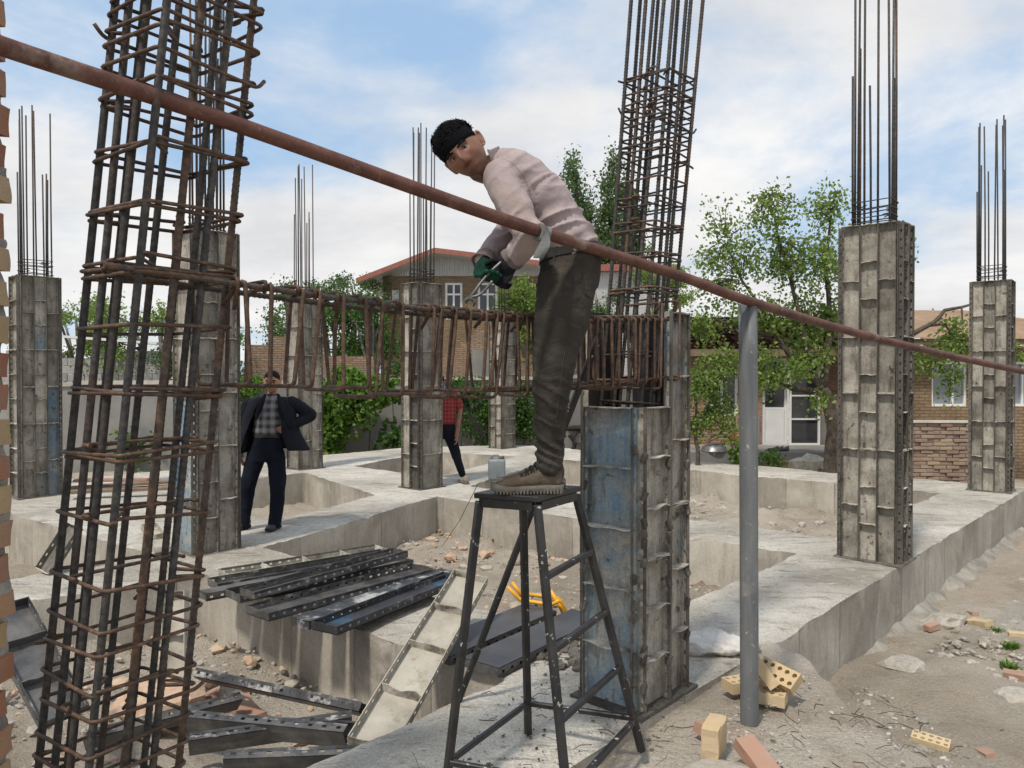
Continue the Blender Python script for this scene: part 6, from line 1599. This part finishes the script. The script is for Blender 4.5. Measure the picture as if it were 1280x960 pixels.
    bm = bmesh.new(); cn = nb + (HM @ Vector((0, .02, -.08)) - nb) * .42; tg = (HM @ Vector((0, .035, -.08)) - nb).normalized(); ax = Vector((tg.z, 0, -tg.x)).normalized()
    loft(bm, [(nb - tg * .012, ax * .082, Y * .09), (cn - tg * .012, ax * .064, Y * .07), (cn + tg * .002, ax * .066, Y * .073)], n=24, cap=False); bmesh.ops.solidify(bm, geom=list(bm.faces), thickness=.006)
    for v in bm.verts: v.co += Vector((nz(v.co, 16, 1), nz(v.co, 16, 2), nz(v.co, 16, 3))) * .007
    obj('collar', bm, MT['shirt'], t, 60)
    # ---- trousers
    bm = bmesh.new(); rg = []
    for (x, y), a, b in (((714, 314), .116, .162), ((713, 328), .122, .17), ((711, 346), .126, .172), ((708, 366), .122, .15)): rg.append((at(x, y, 3.13), Vector((a, 0, .02)), Y * b))
    loft(bm, rg, n=28, power=2.3)
    limb(bm, [at(710, 352, 3.05), at(703, 400, 3.03), at(694, 445, 3.01), at(690, 480, 3.01), at(688, 522, 3.04), at(687, 560, 3.06), at(687, 583, 3.06)], [.112, .105, .083, .073, .061, .050, .047], 20)
    limb(bm, [at(712, 352, 3.20), at(706, 400, 3.22), at(696, 445, 3.21), at(691, 480, 3.21), at(690, 522, 3.22), at(689, 560, 3.23), at(688, 583, 3.23)], [.108, .100, .080, .070, .060, .050, .047], 20)
    def tf(p, n):
        w = 0
        for (x, y, amp, fr, sp) in ((680, 472, .009, 85, .13), (688, 552, .013, 95, .13), (672, 350, .006, 80, .10)):
            c = at(x, y, 3.04); d = p - c; w += (max(0, 1 - 3.0 * abs(noise.noise(Vector((d.x * 7, d.y * 7, (d.z + d.x * .6 * (1 if x < 700 else -1)) * fr * .25 + x))))) ** 1.4 - .3) * amp * 1.5 * math.exp(-(d.length / sp) ** 2)
        d = p - at(700, 430, 3.02); w += nz((d.x * 5, d.y * 3, d.z * .8), 3.5, 1) * .010 * math.exp(-((p.z - 1.85) / .25) ** 2)
        return w
    tr = cloth(bm, .0075, 'trouser', 'trousers', t, 3, .0050, (9, 9, 6), 5, tf)
    bm = bmesh.new(); rg = [(at(714, 318, 3.13) + Vector((0, 0, dz)), Vector((a, 0, .02)), Y * b) for dz, a, b in ((-.018, .131, .176), (.018, .128, .174))]; loft(bm, rg, n=36, cap=False, power=2.3); bmesh.ops.solidify(bm, geom=list(bm.faces), thickness=.004)
    obj('belt', bm, MT['black'], tr, 50)
    # pocket: curved stitched edge on the hip
    bm = bmesh.new(); pk = [at(x, y, 3.13) for x, y in ((690, 328), (692, 345), (700, 358), (716, 362))]
    for q in range(len(pk)): pk[q].y = 3.13 - .168 * math.sqrt(max(0, 1 - ((pk[q].x - at(711, 0, 3.13).x) / .135) ** 2)) - .006
    limb(bm, pk, [.004] * 4, 6); obj('pocket_seam', bm, MT['trouser'], tr)
    # ---- seams stitched along the cloth surface
    from mathutils.bvhtree import BVHTree
    def seam(parent, me, pix, name, mat, r=.0022):
        bv = BVHTree.FromPolygons([v.co.copy() for v in me.vertices], [tuple(p.vertices) for p in me.polygons]); out = []
        P2 = []
        for i in range(len(pix) - 1):
            for q in range(8): P2.append((pix[i][0] + (pix[i + 1][0] - pix[i][0]) * q / 8, pix[i][1] + (pix[i + 1][1] - pix[i][1]) * q / 8))
        P2.append(pix[-1])
        for x, y in P2:
            h = bv.ray_cast(Vector((0, 0, CAM_Z)), ray(x, y).normalized())
            if h[0]: out.append(h[0] + h[1] * r * .2)
        if len(out) > 3: bm = bmesh.new(); tube(bm, out, r, 5); obj(name, bm, MT[mat], parent)
    sh_ = [c for c in t.children if c.name.startswith('shirt')][0]
    seam(sh_, sh_.data, [(622, 196), (640, 203), (654, 218), (662, 238), (668, 262), (674, 282)], 'armhole_seam', 'shirt', .0014)
    seam(sh_, sh_.data, [(704, 306), (718, 312), (732, 314), (742, 310)], 'hem', 'shirt', .0035)
    seam(tr, tr.data, [(716, 332), (716, 370), (712, 410), (704, 450), (699, 490), (695, 530), (693, 565)], 'side_seam', 'trouser', .0016)
    seam(tr, tr.data, [(728, 340), (730, 366), (738, 372), (744, 362)], 'back_pocket', 'trouser', .003)
    # ---- shoes
    up = Vector((0, 0, 1)); T = 1.178
    shoe_obj(t, Vector((.196, 3.075, T)), Vector((-.078, 3.055, T)), up, 'boot', 'sole', w=1.05, lace=True)
    shoe_obj(t, Vector((.215, 3.235, T)), Vector((-.055, 3.205, T)), up, 'boot', 'sole', w=1.0, lace=True)
    # ---- gloves
    wr = at(607, 328, 3.11); pe = at(609, 352, 3.03); bm = bmesh.new(); hand_bm(bm, wr, pe, Vector((.35, -.55, -.2)), Vector((-.75, -.5, .15)), [.85, .95, 1.0, 1.05], 1.12, thumb=Vector((-.2, -.6, -.7)))
    limb(bm, [at(605, 324, 3.12), wr, at(608, 335, 3.085)], [.034, .036, .036], 14); me = remesh(bm, .0042, 2, 'glove'); me.materials.append(MT['gloveg']); displace(me, lambda p, n: nz(p, 40, 1) * .002); obj('glove', me, None, t)
    wr = at(641, 323, 3.02); pe = at(627, 345, 3.03); bm = bmesh.new(); hand_bm(bm, wr, pe, Vector((-.5, .6, -.1)), Vector((-.6, .3, .6)), [.9, .95, 1.0, 1.0], 1.08, thumb=Vector((-.8, .2, .1)))
    limb(bm, [at(645, 317, 3.0), wr, at(634, 334, 3.025)], [.040, .038, .035], 14); me = remesh(bm, .0042, 2, 'glove'); me.materials.append(MT['gloveb']); displace(me, lambda p, n: nz(p, 40, 1) * .002); obj('glove', me, None, t)
    # ---- tying pincers held in the gloves (a thing of its own)
    pl = thing('pincers', 'steel tying pincers held in the green glove above the beam cage', 'pincers', at(585, 380, 2.98))
    j = at(588, 372, 2.97)
    for k, (hand, jaw) in enumerate(((at(626, 328, 3.0), at(583, 379, 2.975)), (at(615, 352, 2.97), at(592, 382, 2.975)))):
        bm = bmesh.new(); limb(bm, [hand, hand.lerp(j, .5) + Vector((0, 0, .012 if k == 0 else -.016)), j], [.0062, .0055, .0075], 8); limb(bm, [j, j.lerp(jaw, .5) + Vector((-.010 if k == 0 else .010, 0, 0)), jaw], [.0075, .007, .004], 8); obj('arm', bm, MT['steel'], pl, 60)
    bm = bmesh.new(); tube(bm, [j - Vector((0, .012, 0)), j + Vector((0, .012, 0))], .008, 12); obj('rivet', bm, MT['steel'], pl)
worker()

def jacket_man():
    y = 8.15; P = lambda px, py, d=0: at(px, py, y + d); Y = Vector((0, 1, 0)); X = Vector((1, 0, 0)); up = Vector((0, 0, 1))
    t = thing('person', 'man in dark jacket and plaid shirt standing with one hand on his hip', 'person', (P(322, 0).x, y, 0))
    hc = P(340, 478); u = Vector((.03, -.05, 1)).normalized(); f = Vector((.12, -1, -.06)); f = (f - u * f.dot(u)).normalized(); l = u.cross(f); HM = Matrix.Translation(hc) @ Matrix((l, -f, u)).transposed().to_4x4()
    bm = bmesh.new(); head_bm(bm, HM); limb(bm, [HM @ Vector((0, .03, -.06)), HM @ Vector((0, .03, -.12)), P(340, 503)], [.05, .052, .065], 14)
    me = remesh(bm, .004, 2, 'body'); me.materials.append(MT['skin']); inv = HM.inverted()
    def tone(c):
        p = inv @ Vector(c); g = lambda a, b, s: math.exp(-((a - b) / s) ** 2); k = Vector((1.6, 1.5, 1.42))
        if p.y < .02: k = k.lerp(Vector((1.7, 1.9, 2.1)), .55 * g(p.z, -.09, .025)); k = k.lerp(Vector((.4, .38, .38)), .8 * g(p.z, -.048, .008) * g(p.x, 0, .03))
        return k
    set_tone(me, tone); body = obj('body', me, None, t)
    for s in (-1, 1):
        bm = bmesh.new(); ball(bm, HM @ Vector((s * .031, -.079, .0045)), .0118, 12, 8); obj('eye', bm, MT['iris'], body, 60)
        bm = bmesh.new(); limb(bm, [HM @ Vector((s * .050, -.080, .024)), HM @ Vector((s * .034, -.0915, .029)), HM @ Vector((s * .013, -.0935, .0235))], [.003, .005, .004], 8); obj('eyebrow', bm, MT['hair'], body)
    bm = bmesh.new(); ball(bm, HM @ Vector((0, .016, .050)), (.080, .098, .076), 28, 20, HM.to_3x3().to_4x4()); me = to_mesh(bm, 'hair', MT['hair']); displace(me, lambda p, n: nz(p, 40, 2) * .006); smooth(me); obj('hair', me, None, t)
    # plaid shirt
    bm = bmesh.new(); loft(bm, [(P(337, 550), X * .155, Y * .105), (P(336, 540), X * .165, Y * .118), (P(337, 525), X * .165, Y * .12), (P(338, 508), X * .17, Y * .11), (P(339, 499), X * .10, Y * .08), (P(340, 494), X * .066, Y * .066)], n=24); cloth(bm, .012, 'plaid', 'shirt', t, 2, .006, (9, 9, 9), 1)
    bm = bmesh.new(); loft(bm, [(P(340, 498), X * .074, Y * .074), (P(340, 492), X * .068, Y * .070)], n=20, cap=False); bmesh.ops.solidify(bm, geom=list(bm.faces), thickness=.006); obj('collar', bm, MT['plaid'], t, 60)
    # jacket: open front as a curved shell, right side hanging, left side swept back by the arm
    bm = bmesh.new(); n = 26
    def shell(side):
        rows = []
        for k, (py, xin, xout, dep) in enumerate(((496, 349 if side else 331, 357 if side else 322, .07), (500, 351 if side else 328, 366 if side else 311, .10), (512, 353 if side else 324, 370 if side else 306, .125), (526, 356 if side else 319, 371 if side else 304, .135), (542, 358 if side else 313, 377 if side else 302, .14), (556, 362 if side else 308, 384 if side else 301, .14), (566 if not side else 562, 366 if side else 303, 388 if side else 300, .13))):
            row = []
            for q in range(n):
                a = q / (n - 1); ang = a * math.pi      # from the front opening round the flank to the back
                xm = P(xin, py).x; xo = P(xout, py).x; xb = P(338, py).x
                if a < .5: x = xm + (xo - xm) * math.sin(ang); yy = y - dep * math.cos(ang) - .012
                else: x = xb + (xo - xb) * math.sin(ang); yy = y - dep * math.cos(ang)
                row.append(bm.verts.new((x, yy, P(0, py).z)))
            rows.append(row)
        for a in range(len(rows) - 1):
            for q in range(n - 1):
                fq = (rows[a][q], rows[a][q + 1], rows[a + 1][q + 1], rows[a + 1][q]); bm.faces.new(fq).smooth = True
    shell(0); shell(1); bmesh.ops.recalc_face_normals(bm, faces=bm.faces); bmesh.ops.subdivide_edges(bm, edges=bm.edges, cuts=1, use_grid_fill=True)
    for v in bm.verts: v.co += Vector((nz(v.co, 9, 1), nz(v.co, 9, 2), 0)) * .012
    bmesh.ops.solidify(bm, geom=list(bm.faces), thickness=.012); jk = obj('jacket', bm, MT['suit'], t, 70)
    for s in (0, 1):   # lapels
        bm = bmesh.new(); a = [P(348 if s else 331, 494, -.085), P(353 if s else 325, 508, -.135), P(356 if s else 321, 524, -.15)]; limb(bm, a, [.016, .03, .008], 8)
        obj('lapel', bm, MT['suit'], jk)
    bm = bmesh.new(); limb(bm, [P(311, 505), P(306, 525, .0), P(303, 546, -.02), P(301, 562, -.05)], [.074, .066, .058, .050], 16); cloth(bm, .011, 'suit', 'sleeve', t, 2, .006, (12, 12, 8), 3)
    bm = bmesh.new(); limb(bm, [P(364, 504), P(376, 510, .03), P(389, 519, .05)], [.075, .068, .060], 16); limb(bm, [P(389, 519, .05), P(376, 526, .0), P(362, 532, -.10)], [.060, .056, .048], 16); cloth(bm, .011, 'suit', 'sleeve', t, 2, .006, (12, 12, 8), 4)
    # hands
    bm = bmesh.new(); hand_bm(bm, P(301, 565, -.05), P(301, 576, -.06), Vector((1, 0, 0)), Vector((0, -1, 0)), [.35, .4, .45, .5], .95, thumb=Vector((0, -.7, -.7))); me = remesh(bm, .005, 1, 'hand'); me.materials.append(MT['skin']); set_tone(me, lambda c: (1.1, 1, 1)); obj('hand', me, None, t)
    bm = bmesh.new(); hand_bm(bm, P(362, 533, -.11), P(354, 536, -.13), Vector((0, 1, -.2)), Vector((-.2, 0, 1)), [.4, .45, .5, .55], .95, thumb=Vector((-.3, .2, 1))); me = remesh(bm, .005, 1, 'hand'); me.materials.append(MT['skin']); set_tone(me, lambda c: (1.1, 1, 1)); obj('hand', me, None, t)
    # trousers
    bm = bmesh.new(); loft(bm, [(P(337, 543), X * .16, Y * .115), (P(335, 552), X * .168, Y * .122), (P(332, 565), X * .175, Y * .125), (P(331, 576), X * .165, Y * .11)], n=24)
    limb(bm, [P(322, 566), P(312, 598, -.02), P(308, 622, 0), P(304, 650, .0), P(304, 656, .0)], [.098, .086, .072, .066, .068], 16); limb(bm, [P(344, 566), P(347, 598, -.03), P(347, 622, -.02), P(344, 648, -.02), P(343, 654, -.02)], [.098, .086, .072, .064, .066], 16)
    tr = cloth(bm, .011, 'suitt', 'trousers', t, 2, .007, (9, 9, 6), 6)
    bm = bmesh.new(); loft(bm, [(P(337, 546), X * .172, Y * .127), (P(337, 542), X * .17, Y * .125)], n=28, cap=False); bmesh.ops.solidify(bm, geom=list(bm.faces), thickness=.004); obj('belt', bm, MT['black'], tr, 50)
    for (px, py), dx in (((304, 664), -.10), ((343, 664), -.04)):
        b = P(px, py); h = Vector((b.x + (.02 if dx > -.08 else .03), y + .09, .004)); to = h + Vector((dx, -.26, 0)); shoe_obj(t, h, to, up, 'shoe', 'tyre', w=1.0)
jacket_man()

def red_person():
    y = 12.0; P = lambda px, py, d=0: at(px, py, y + d); Y = Vector((0, 1, 0)); X = Vector((1, 0, 0)); up = Vector((0, 0, 1))
    t = thing('person', 'person in red plaid shirt and blue scarf walking away behind a column', 'person', (P(560, 0).x, y, 0))
    hc = P(549, 478); u = Vector((-.05, .05, 1)).normalized(); f = Vector((-.35, .93, 0)); f = (f - u * f.dot(u)).normalized(); l = u.cross(f); HM = Matrix.Translation(hc) @ Matrix((l, -f, u)).transposed().to_4x4()
    bm = bmesh.new(); head_bm(bm, HM); limb(bm, [HM @ Vector((0, .03, -.06)), P(551, 498)], [.05, .06], 12)
    limb(bm, [P(571, 492), P(575, 510), P(573, 530, -.08), P(571, 545, -.15)], [.05, .042, .036, .032], 12); hand_bm(bm, P(571, 545, -.15), P(571, 555, -.17), Vector((-1, 0, 0)), Vector((0, -1, 0)), .4, .95)
    limb(bm, [P(536, 492), P(531, 512), P(534, 532, .08)], [.05, .042, .036], 12); hand_bm(bm, P(534, 534, .09), P(535, 543, .12), Vector((1, 0, 0)), Vector((0, -1, 0)), .4, .95)
    me = remesh(bm, .005, 1, 'body'); me.materials.append(MT['skin']); set_tone(me, lambda c: (1, 1, 1)); obj('body', me, None, t)
    bm = bmesh.new(); ball(bm, HM @ Vector((0, .012, .045)), (.081, .099, .082), 28, 20, HM.to_3x3().to_4x4()); obj('cap', bm, MT['scarf'], t, 60)
    bm = bmesh.new(); loft(bm, [(P(551, 491), X * .115, Y * .10), (P(551, 486), X * .10, Y * .09), (P(550, 480), X * .088, Y * .095)], n=20); me = to_mesh(bm, 'scarf', MT['bluescarf'], 60); obj('scarf', me, None, t)
    bm = bmesh.new(); loft(bm, [(P(554, 530), X * .185, Y * .12), (P(555, 520), X * .185, Y * .12), (P(554, 505), X * .195, Y * .125), (P(553, 495), X * .20, Y * .11), (P(552, 489), X * .10, Y * .08)], n=24, power=2.4); limb(bm, [P(569, 493), P(573, 503), P(574, 508)], [.065, .06, .06], 12); limb(bm, [P(537, 493), P(533, 503), P(532, 510)], [.065, .06, .06], 12); cloth(bm, .013, 'redshirt', 'shirt', t, 2, .006, (9, 9, 7), 2)
    bm = bmesh.new(); loft(bm, [(P(555, 529), X * .165, Y * .12), (P(556, 538), X * .175, Y * .125), (P(556, 548), X * .165, Y * .115)], n=22); limb(bm, [P(562, 543), P(568, 562, .02), P(573, 578, -.05), P(578, 593, -.12)], [.10, .082, .062, .05], 14); limb(bm, [P(547, 543), P(540, 562, .15), P(534, 578, .25), P(530, 592, .2)], [.10, .08, .062, .05], 14); cloth(bm, .012, 'blackj', 'trousers', t, 2, .005, (9, 9, 6), 3)
    b = gnd(583, 603.5); shoe_obj(t, Vector((b.x + .02, b.y - .17, .005)), Vector((b.x - .10, b.y + .04, .004)), up, 'shoe2', 'sole'); b = P(530, 598, .2); shoe_obj(t, Vector((b.x + .03, y + .10, .005)), Vector((b.x - .05, y + .34, .004)), up, 'shoe2', 'sole')
red_person()
